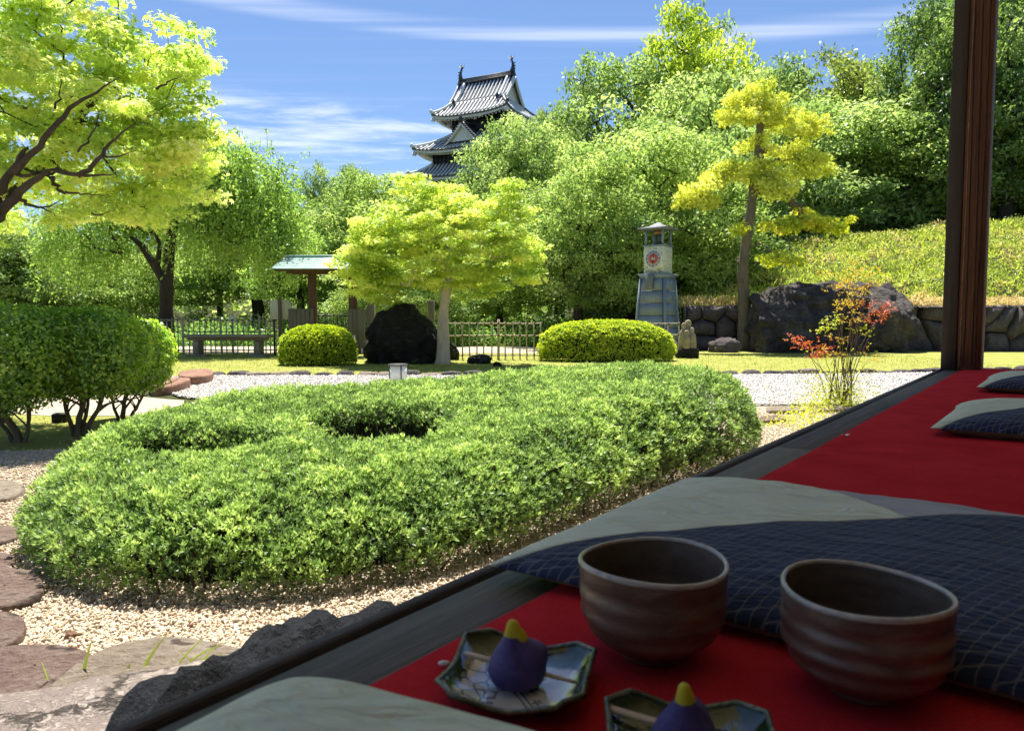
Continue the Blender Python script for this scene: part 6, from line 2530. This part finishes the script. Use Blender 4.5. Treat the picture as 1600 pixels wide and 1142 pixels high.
xg = a_g + .28
m_ = MB()
m_.grid(lambda x, y: upper(x, y), np.linspace(-xg, xg, 12), np.linspace(-b_g * 1.02, b_g * 1.02, 15))
m_.build('gabled_roof', M['tile'], cas, True)
m_ = MB()
for i in range(int(2 * xg / .40) + 1):
    x = -xg + .40 * i
    for sg in (-1, 1):
        m_.tube([upper(x, sg * y, .05) for y in np.linspace(b_g * 1.02, .1, 7)], .085, 5)
o = m_.build('tile_ribs', M['tile_pale'], rf, True)
o['kind'] = 'stuff'
for sx in (-1, 1):
    # gable wall, barge boards, descending ridges
    m_ = MB()
    x = sx * (a_g - .15)
    m_.add([(x, -b_g * .92, zm - .05), (x, b_g * .92, zm - .05), (x, 0, zr - .25)], [(0, 1, 2)])
    gw = m_.build('gable_wall', M['plaster_white'], cas)
    m_ = MB()
    for sg in (-1, 1):
        pts = [upper(sx * (xg + .02), sg * y, -.16) for y in np.linspace(b_g * 1.05, 0, 8)]
        m_.tube(pts, .15, 4)
    m_.build('barge_board', M['plaster_white'], gw)
    m_ = MB()
    for k in range(3):
        m_.lathe([(.001, -.12), (.10, -.06), (.10, .06), (.001, .12)], (x + sx * .05, (k - 1) * .22, zr - .75 - abs(k - 1) * .12), 8)
    m_.build('gable_ornament', M['tile_dark'], gw, True)
    for sg in (-1, 1):
        m_ = MB()
        pts = [upper(sx * (a_g - .42), sg * y, .16) for y in np.linspace(b_g * 1.15, .05, 9)]
        m_.tube(pts, .15, 7)
        m_.build('descending_ridge', M['tile_pale'], rf, True)
        m_ = MB()
        q_ = upper(sx * (a_g - .42), sg * b_g * 1.18, .15)
        m_.lathe([(.001, -.1), (.16, 0), (.19, .16), (.10, .36), (.03, .50), (.001, .52)], q_, 8)
        m_.build('demon_tile', M['tile_dark'], rf, True)
m_ = MB()
for k, (w_, h_) in enumerate(((.42, .16), (.34, .14), (.28, .12))):
    m_.box((0, 0, zr + .08 + k * .13), (2 * xg + .1 - k * .06, w_, h_ - .02))
m_.tube([(-xg, 0, zr + .46), (0, 0, zr + .43), (xg, 0, zr + .46)], .10, 8)
m_.build('main_ridge', M['tile_dark'], cas)
for sx in (-1, 1):
    m_ = MB()
    uu = np.linspace(0, 1, 12)
    px_ = sx * (xg - .25 + .12 * np.sin(uu * 3.0) - .10 * uu)
    pz_ = zr + .40 + 1.15 * uu
    m_.tube(np.stack((px_, np.zeros(12), pz_), 1), [.24, .25, .23, .20, .17, .15, .13, .115, .10, .09, .08, .07], 8)
    tx_, tz_ = px_[-1], pz_[-1]
    # tail fan and fins
    m_.add([(tx_, -.06, tz_ - .12), (tx_ + sx * .34, 0, tz_ + .28), (tx_ + sx * .12, 0, tz_ + .18), (tx_, 0, tz_ + .40), (tx_ - sx * .12, 0, tz_ + .16), (tx_ - sx * .36, 0, tz_ + .24), (tx_, .06, tz_ - .12)], [(0, 1, 2), (0, 2, 3), (0, 3, 4), (0, 4, 5), (6, 2, 1), (6, 3, 2), (6, 4, 3), (6, 5, 4)])
    for k in range(3):
        zf = zr + .62 + .26 * k
        xf = float(np.interp(zf, pz_, px_))
        m_.add([(xf + sx * .14, 0, zf - .08), (xf + sx * .34, 0, zf + .10), (xf + sx * .12, 0, zf + .10)], [(0, 1, 2), (2, 1, 0)])
    m_.tube([(tx_ - sx * .05, 0, tz_ - .3), (tx_ - sx * .30, 0, tz_ + .45)], [.02, .008], 4)
    m_.build('ridge_fish', M['tile_dark'], cas, True)
# small gable on the second roof
zg0, zg1 = e2 + .55, e2 + 2.25
m_ = MB()
hw, yf, yb = 1.75, -4.0, -1.9


def dorm(x, y, dz=0.0):
    u = 1 - abs(x) / hw
    return (x - .2, y, zg0 + (zg1 - zg0) * (u * .75 + u * u * .25) + dz)


m_.grid(lambda x, y: dorm(x, y), np.linspace(-hw * 1.08, hw * 1.08, 13), [yf - .2, yb])
dg = m_.build('dormer_roof', M['tile'], cas, True)
m_ = MB()
m_.add([(-hw * .85 - .2, yf, zg0 + .1), (hw * .85 - .2, yf, zg0 + .1), (-.2, yf, zg1 - .15)], [(0, 1, 2)])
m_.build('gable_wall', M['plaster_white'], dg)
m_ = MB()
for sg in (-1, 1):
    m_.tube([dorm(sg * x, yf - .20, -.14) for x in np.linspace(hw * 1.05, 0, 8)], .13, 4)
m_.build('barge_board', M['plaster_white'], dg)
m_ = MB()
for sg in (-1, 1):
    for k in range(10):
        q_ = dorm(sg * hw * 1.05 * (1 - k / 10), yf - .22, .07)
        m_.lathe([(.001, -.10), (.09, -.05), (.09, .05), (.001, .10)], q_, 7)
    m_.tube([dorm(sg * x, yf - .05, .10) for x in np.linspace(hw * 1.05, 0, 8)], .11, 6)
m_.tube([dorm(0, yf - .3, .12), dorm(0, yb, .12)], .14, 7)
m_.lathe([(.001, -.1), (.18, 0), (.20, .2), (.10, .42), (.001, .6)], dorm(0, yf - .28, .1), 8)
m_.build('dormer_ridge', M['tile_dark'], dg, True)

# ================================================================== woods: prototypes
def proto_tree(name, seed, ells, ntips, per, size, crad, rb, mats, height, up=.7, jit=.9, mind=.3, tc=.5, tsd=.28, droop=0.0):
    base = (0, 0, 0)
    trunk = [(0, 0, -.3), (.05, 0, height * .18), (-.05, .05, height * .34), (.1, 0, height * .5), (.05, 0, height * .66)]
    return tree(name, 'x', 'tree', base, trunk, ells, ntips, mats, seed, kite(1, .5), per, size, crad, rb, .012, 'trees of the wood behind the garden', up=up, jit=jit, mind=mind, tc=tc, tsd=tsd, droop=droop, wob=.07, steps=6)[0]


# crowns about 3 m in half-width, 6 m tall, reaching low
PA = proto_tree('cherry_tree', 101, [((0, 0, 3.6), (3.0, 2.8, 2.3)), ((-1.4, .3, 2.4), (1.7, 1.8, 1.4)), ((1.5, -.3, 2.5), (1.7, 1.8, 1.4)), ((.3, -.2, 5.0), (1.6, 1.6, 1.1))], 330, 120, .13, (.50, .50, .26), .20, (M['bark_dark'], M['leaf_cherry']), 6)
PB = proto_tree('cherry_tree', 102, [((-.3, 0, 3.4), (3.0, 2.8, 2.2)), ((1.6, .4, 3.4), (1.7, 1.8, 1.8)), ((-1.7, -.4, 2.4), (1.5, 1.6, 1.3)), ((-.6, 0, 5.0), (1.5, 1.5, 1.0))], 330, 120, .13, (.50, .50, .26), .20, (M['bark_dark'], M['leaf_cherry']), 6)
PC = proto_tree('broadleaf_tree', 103, [((0, 0, 3.7), (2.2, 2.2, 2.3)), ((1.3, 0, 2.8), (1.5, 1.5, 1.5)), ((-1.3, .2, 3.0), (1.5, 1.5, 1.6)), ((0, 0, 5.3), (1.2, 1.2, .9))], 260, 105, .13, (.42, .42, .30), .22, (M['bark_dark'], M['leaf_dark']), 6, tsd=.3)
PD = proto_tree('broadleaf_tree', 104, [((0, 0, 3.4), (2.8, 2.6, 1.9)), ((-1.2, 0, 4.3), (1.5, 1.5, 1.4)), ((1.3, 0, 4.5), (1.5, 1.5, 1.3))], 330, 110, .13, (.42, .42, .24), .22, (M['bark_dark'], M['leaf_olive']), 6, tsd=.3)
PROTO = {'A': (PA, 3.6, 3.0, 3.0), 'B': (PB, 3.4, 3.0, 3.0), 'C': (PC, 3.6, 2.5, 2.9), 'D': (PD, 3.7, 2.8, 2.4)}
used = set()


def place(kind, px, py, rx, ry, Y, rz, label, leaf, ground=None, depth=1.0):
    root, zc_, rxp, rzp = PROTO[kind]
    c = ap(px, py, Y)
    rx, ry = rx * 1.18, ry * 1.16
    sx, sz = rx * Y / F / rxp, ry * Y / F / rzp
    if ground is not None:
        # crown centre fixed, trunk reaches the ground at its own height
        zb = ground
        sz_full = (c[2] + ry * Y / F - zb) / (zc_ + rzp)
        sz = sz_full
    else:
        zb = c[2] - zc_ * sz
    if kind in used:
        o = dup(root, (c[0], Y, zb), rz, (sx, sx * depth, sz), label)
    else:
        used.add(kind)
        o = root
        o.location = (c[0], Y, zb)
        o.rotation_euler = (0, 0, rz)
        o.scale = (sx, sx * depth, sz)
        o['label'] = label
    for ch in o.children:
        if ch.name.startswith('crown'):
            if len(ch.data.materials) == 0:
                continue
            ch.material_slots[0].link = 'OBJECT'
            ch.material_slots[0].material = leaf
    return o


LC, LD, LO, LW = M['leaf_cherry'], M['leaf_dark'], M['leaf_olive'], M['leaf_weeping']
M['leaf_cherry_b'] = leafmat('leaf_cherry_b', (.13, .20, .055), (.25, .34, .095), (.42, .50, .17), .48, .03)
M['leaf_lime'] = leafmat('leaf_lime', (.20, .28, .03), (.36, .44, .06), (.52, .58, .10), .5, .03)
LB, LL = M['leaf_cherry_b'], M['leaf_lime']
place('A', 1025, 345, 150, 148, 23, .3, 'wide cherry tree directly behind the clock tower', LC, 0)
place('B', 905, 375, 110, 130, 22, 2.0, 'cherry tree between the middle maple and the clock tower', LC, 0)
place('A', 1300, 290, 180, 130, 33, 3.9, 'broad cherry tree above the weedy mound, behind the tiered yellow tree', LB, 1.5)
place('B', 1420, 300, 120, 130, 32, 5.0, 'cherry tree on the mound just left of the corner post', LC, 3)
place('B', 1120, 245, 160, 125, 30, .8, 'second-row cherry tree whose top stands left of the yellow tree tip', LB, 0)
place('A', 808, 262, 100, 95, 34, 1.4, 'cherry tree covering the right foot of the castle turret', LB, 0)
place('C', 955, 185, 120, 105, 38, .5, 'dark evergreen on the skyline right of the castle turret', LB, 0)
place('D', 1095, 160, 115, 135, 40, .9, 'tall yellowish-green tree forming the highest skyline top right of centre', LL, 0)
place('D', 880, 215, 50, 45, 42, 2.4, 'bronze-tinged tree touching the right side of the castle turret', LO, 0)
place('D', 1320, 190, 125, 95, 40, 4.0, 'olive round-topped tree on the skyline left of the tall dark trees', LO, 0)
place('C', 1215, 180, 105, 95, 36, 2.2, 'pale green treetop between the highest tree and the olive one', LB, 0)
place('C', 1455, 180, 95, 175, 33, 1.1, 'tall dark tree rising left of the corner post', LD, 3)
place('C', 1580, 170, 120, 220, 30, 2.7, 'tall dark tree at the upper right corner beyond the post', LD, 3)
place('D', 1520, 120, 90, 150, 38, .4, 'dark tree hidden mostly behind the corner post', LD, 3)
place('B', 1600, 290, 110, 80, 32, 1.9, 'low leafy tree at the right edge above the stone wall', LB, 3)
place('C', 575, 365, 90, 95, 27, 1.0, 'deep green tree behind the gate roof', LC, 0)
place('A', 650, 370, 90, 95, 31, 2.2, 'lighter green tree behind the middle maple, left of the turret foot', LB, 0)
place('B', 735, 350, 95, 85, 33, 3.4, 'green tree below the castle turret', LB, 0)
place('D', 520, 320, 50, 65, 40, 3.0, 'thin-topped pale tree on the skyline left of the middle maple', LB, 0)
place('C', 560, 300, 45, 45, 48, 4.4, 'small far treetop on the skyline above the gate', LB, 0)
place('A', 30, 420, 130, 85, 24, 4.2, 'pale green tree low at the left edge under the big maple', LB, 0)
place('B', 180, 440, 110, 70, 28, 5.5, 'green tree seen between the weeping twigs, left of the dark trunk', LC, 0)
place('C', 400, 400, 110, 90, 30, .2, 'dark green tree behind the weeping tree, right of its trunk', LC, 0)
place('D', 470, 420, 80, 70, 26, 1.7, 'leafy tree behind the notice board', LW, 0)
place('A', 620, 440, 100, 55, 23, .1, 'low tree in the shade behind the gate and black rock', LC, 0)
place('C', 990, 410, 130, 70, 26, 2.9, 'low dark tree filling the gap behind the clock tower foot', LD, 0)
place('B', 780, 420, 90, 60, 26, 4.8, 'shaded low tree behind the bamboo fence in the middle', LC, 0)
place('D', 340, 330, 60, 70, 33, 2.1, 'treetop peeping over the weeping tree', LC, 0)

place('B', 975, 265, 120, 90, 33, 3.3, 'cherry tree whose crown fills the view just right of the turret foot', LC, 0)
place('A', 1230, 250, 130, 90, 34, 5.2, 'cherry tree right behind the tip of the tiered yellow tree', LB, 1)
place('D', 870, 200, 42, 38, 44, .7, 'small bronze-green treetop touching the top roof of the turret', LO, 0)

place('B', 1545, 345, 110, 60, 33, 2.9, 'low tree closing the gap under the dark trees beside the corner post', LC, 3)

# far wood closing the horizon
rs = np.random.default_rng(111)
n_ = 260
cxs_ = rs.uniform(-75, 75, n_)
cys_ = rs.uniform(44, 66, n_)
far = MB()
C_ = np.stack((cxs_, cys_, rs.uniform(.5, 4.0, n_)), 1)
C_[np.abs(C_[:, 0] + 2.5) < 9, 1] = rs.uniform(40, 56, (np.abs(C_[:, 0] + 2.5) < 9).sum())
leaf_clumps(far, kite(1, .6), C_, (3.2, 2.4, 2.4), 120, .55, rs, up=.6, jit=.9, tint_c=.4, tint_s=.3)
tag(far.build('far_wood', M['leaf_cherry']), 'far wood closing the horizon behind the garden trees', 'wood', kind='stuff')

# undergrowth below the trees and behind the fences
mb = MB()
n_ = 620
xs = rs.uniform(-16, 5, n_)
ys = rs.uniform(19.4, 31, n_)
ys = np.where(xs < 1.6, np.maximum(ys, 22.2), ys)
C_ = np.stack((xs, ys, rs.uniform(.05, .35, n_) + np.clip(ys - 23, 0, 8) * .12 * rs.random(n_)), 1)
leaf_clumps(mb, kite(1, .42), C_, (.5, .5, .35), 70, .13, rs, up=.5, jit=.9, tint_c=.5, tint_s=.3)
tag(mb.build('undergrowth', M['leaf_under']), 'shaded green undergrowth below the trees behind the fence', 'undergrowth', kind='stuff')

# weeds on the mound
n_ = 46000
xs = 4.4 + rs.random(n_) ** .9 * 16
ys = 19.5 + rs.random(n_) ** 1.2 * 9.5
zs = mound_h(xs, ys)
P = np.stack((xs, ys, zs), 1)
cl_ = np.array([mnoise.noise(Vector((a * .9, b_ * .9, 0))) for a, b_ in zip(xs, ys)])
cf_ = np.array([mnoise.noise(Vector((a * 3.1, b_ * 3.1, 4))) for a, b_ in zip(xs, ys)])
hgt = .10 + .26 * np.clip(cl_ + .4, 0, 1) + .12 * cf_
P[:, 2] += rs.random(n_) * np.clip(hgt, .03, 1)
mb = MB()
tdir = unit(np.array((0, 0, .8)) + rs.normal(size=(n_, 3)) * .55)
n__ = unit(np.cross(tdir, rs.normal(size=(n_, 3))))
tn = .42 + cf_ * .35 + cl_ * .3 + rs.normal(size=n_) * .18
dry_ = (cl_ * .6 + cf_ * .6 + rs.normal(size=n_) * .12) > .36
w_s = rs.uniform(.07, .17, n_)
for q_, sel in ((0, ~dry_), (1, dry_)):
    stamp(mb, kite(1, .24), P[sel], w_s[sel], (tdir[sel], np.cross(n__, tdir)[sel], n__[sel]), tn[sel], q_)
tag(mb.build('weeds', [M['leaf_weed'], M['leaf_dry']]), 'rank yellow-green weeds and grass covering the mound', 'weeds', kind='stuff')
n_ = 130
xs = 5.0 + rs.random(n_) * 13
ys = 20.0 + rs.random(n_) * 7
C_ = np.stack((xs, ys, mound_h(xs, ys) + .12), 1)
mb = MB()
leaf_clumps(mb, kite(1, .5), C_, (.38, .38, .26), 110, .085, rs, up=.5, jit=.9, tint_c=.5, tint_s=.3)
tag(mb.build('wild_bushes', M['leaf_olive']), 'small wild leafy bushes scattered through the weeds of the mound', 'bushes', kind='stuff')
# orange-brown dry fringe along the wall top
n_ = 5000
xs = np.concatenate((rs.uniform(4.5, 7.4, n_ // 3), rs.uniform(9.6, 16.4, n_ - n_ // 3)))
ys = np.where(xs < 8, 19.3, 19.2 - (xs - 9.6) / 6.8) + rs.random(n_) * .7
P = np.stack((xs, ys, 1.12 + rs.random(n_) * .24), 1)
mb = MB()
tdir = unit(np.array((0, -.2, .8)) + rs.normal(size=(n_, 3)) * .6)
n__ = unit(np.cross(tdir, rs.normal(size=(n_, 3))))
stamp(mb, kite(1, .22), P, rs.uniform(.07, .16, n_), (tdir, np.cross(n__, tdir), n__), rs.normal(.75, .25, n_))
tag(mb.build('dry_grass', M['leaf_dry']), 'dry orange-tinged grass fringe along the top of the stone walls', 'grass', kind='stuff')
b_ = MB()
b_.grid(lambda x, y: (x, y, 1.12), np.linspace(9.7, 16.6, 12), np.linspace(18.7, 19.6, 4))
struct(b_.build('terrace_soil', M['soil']))
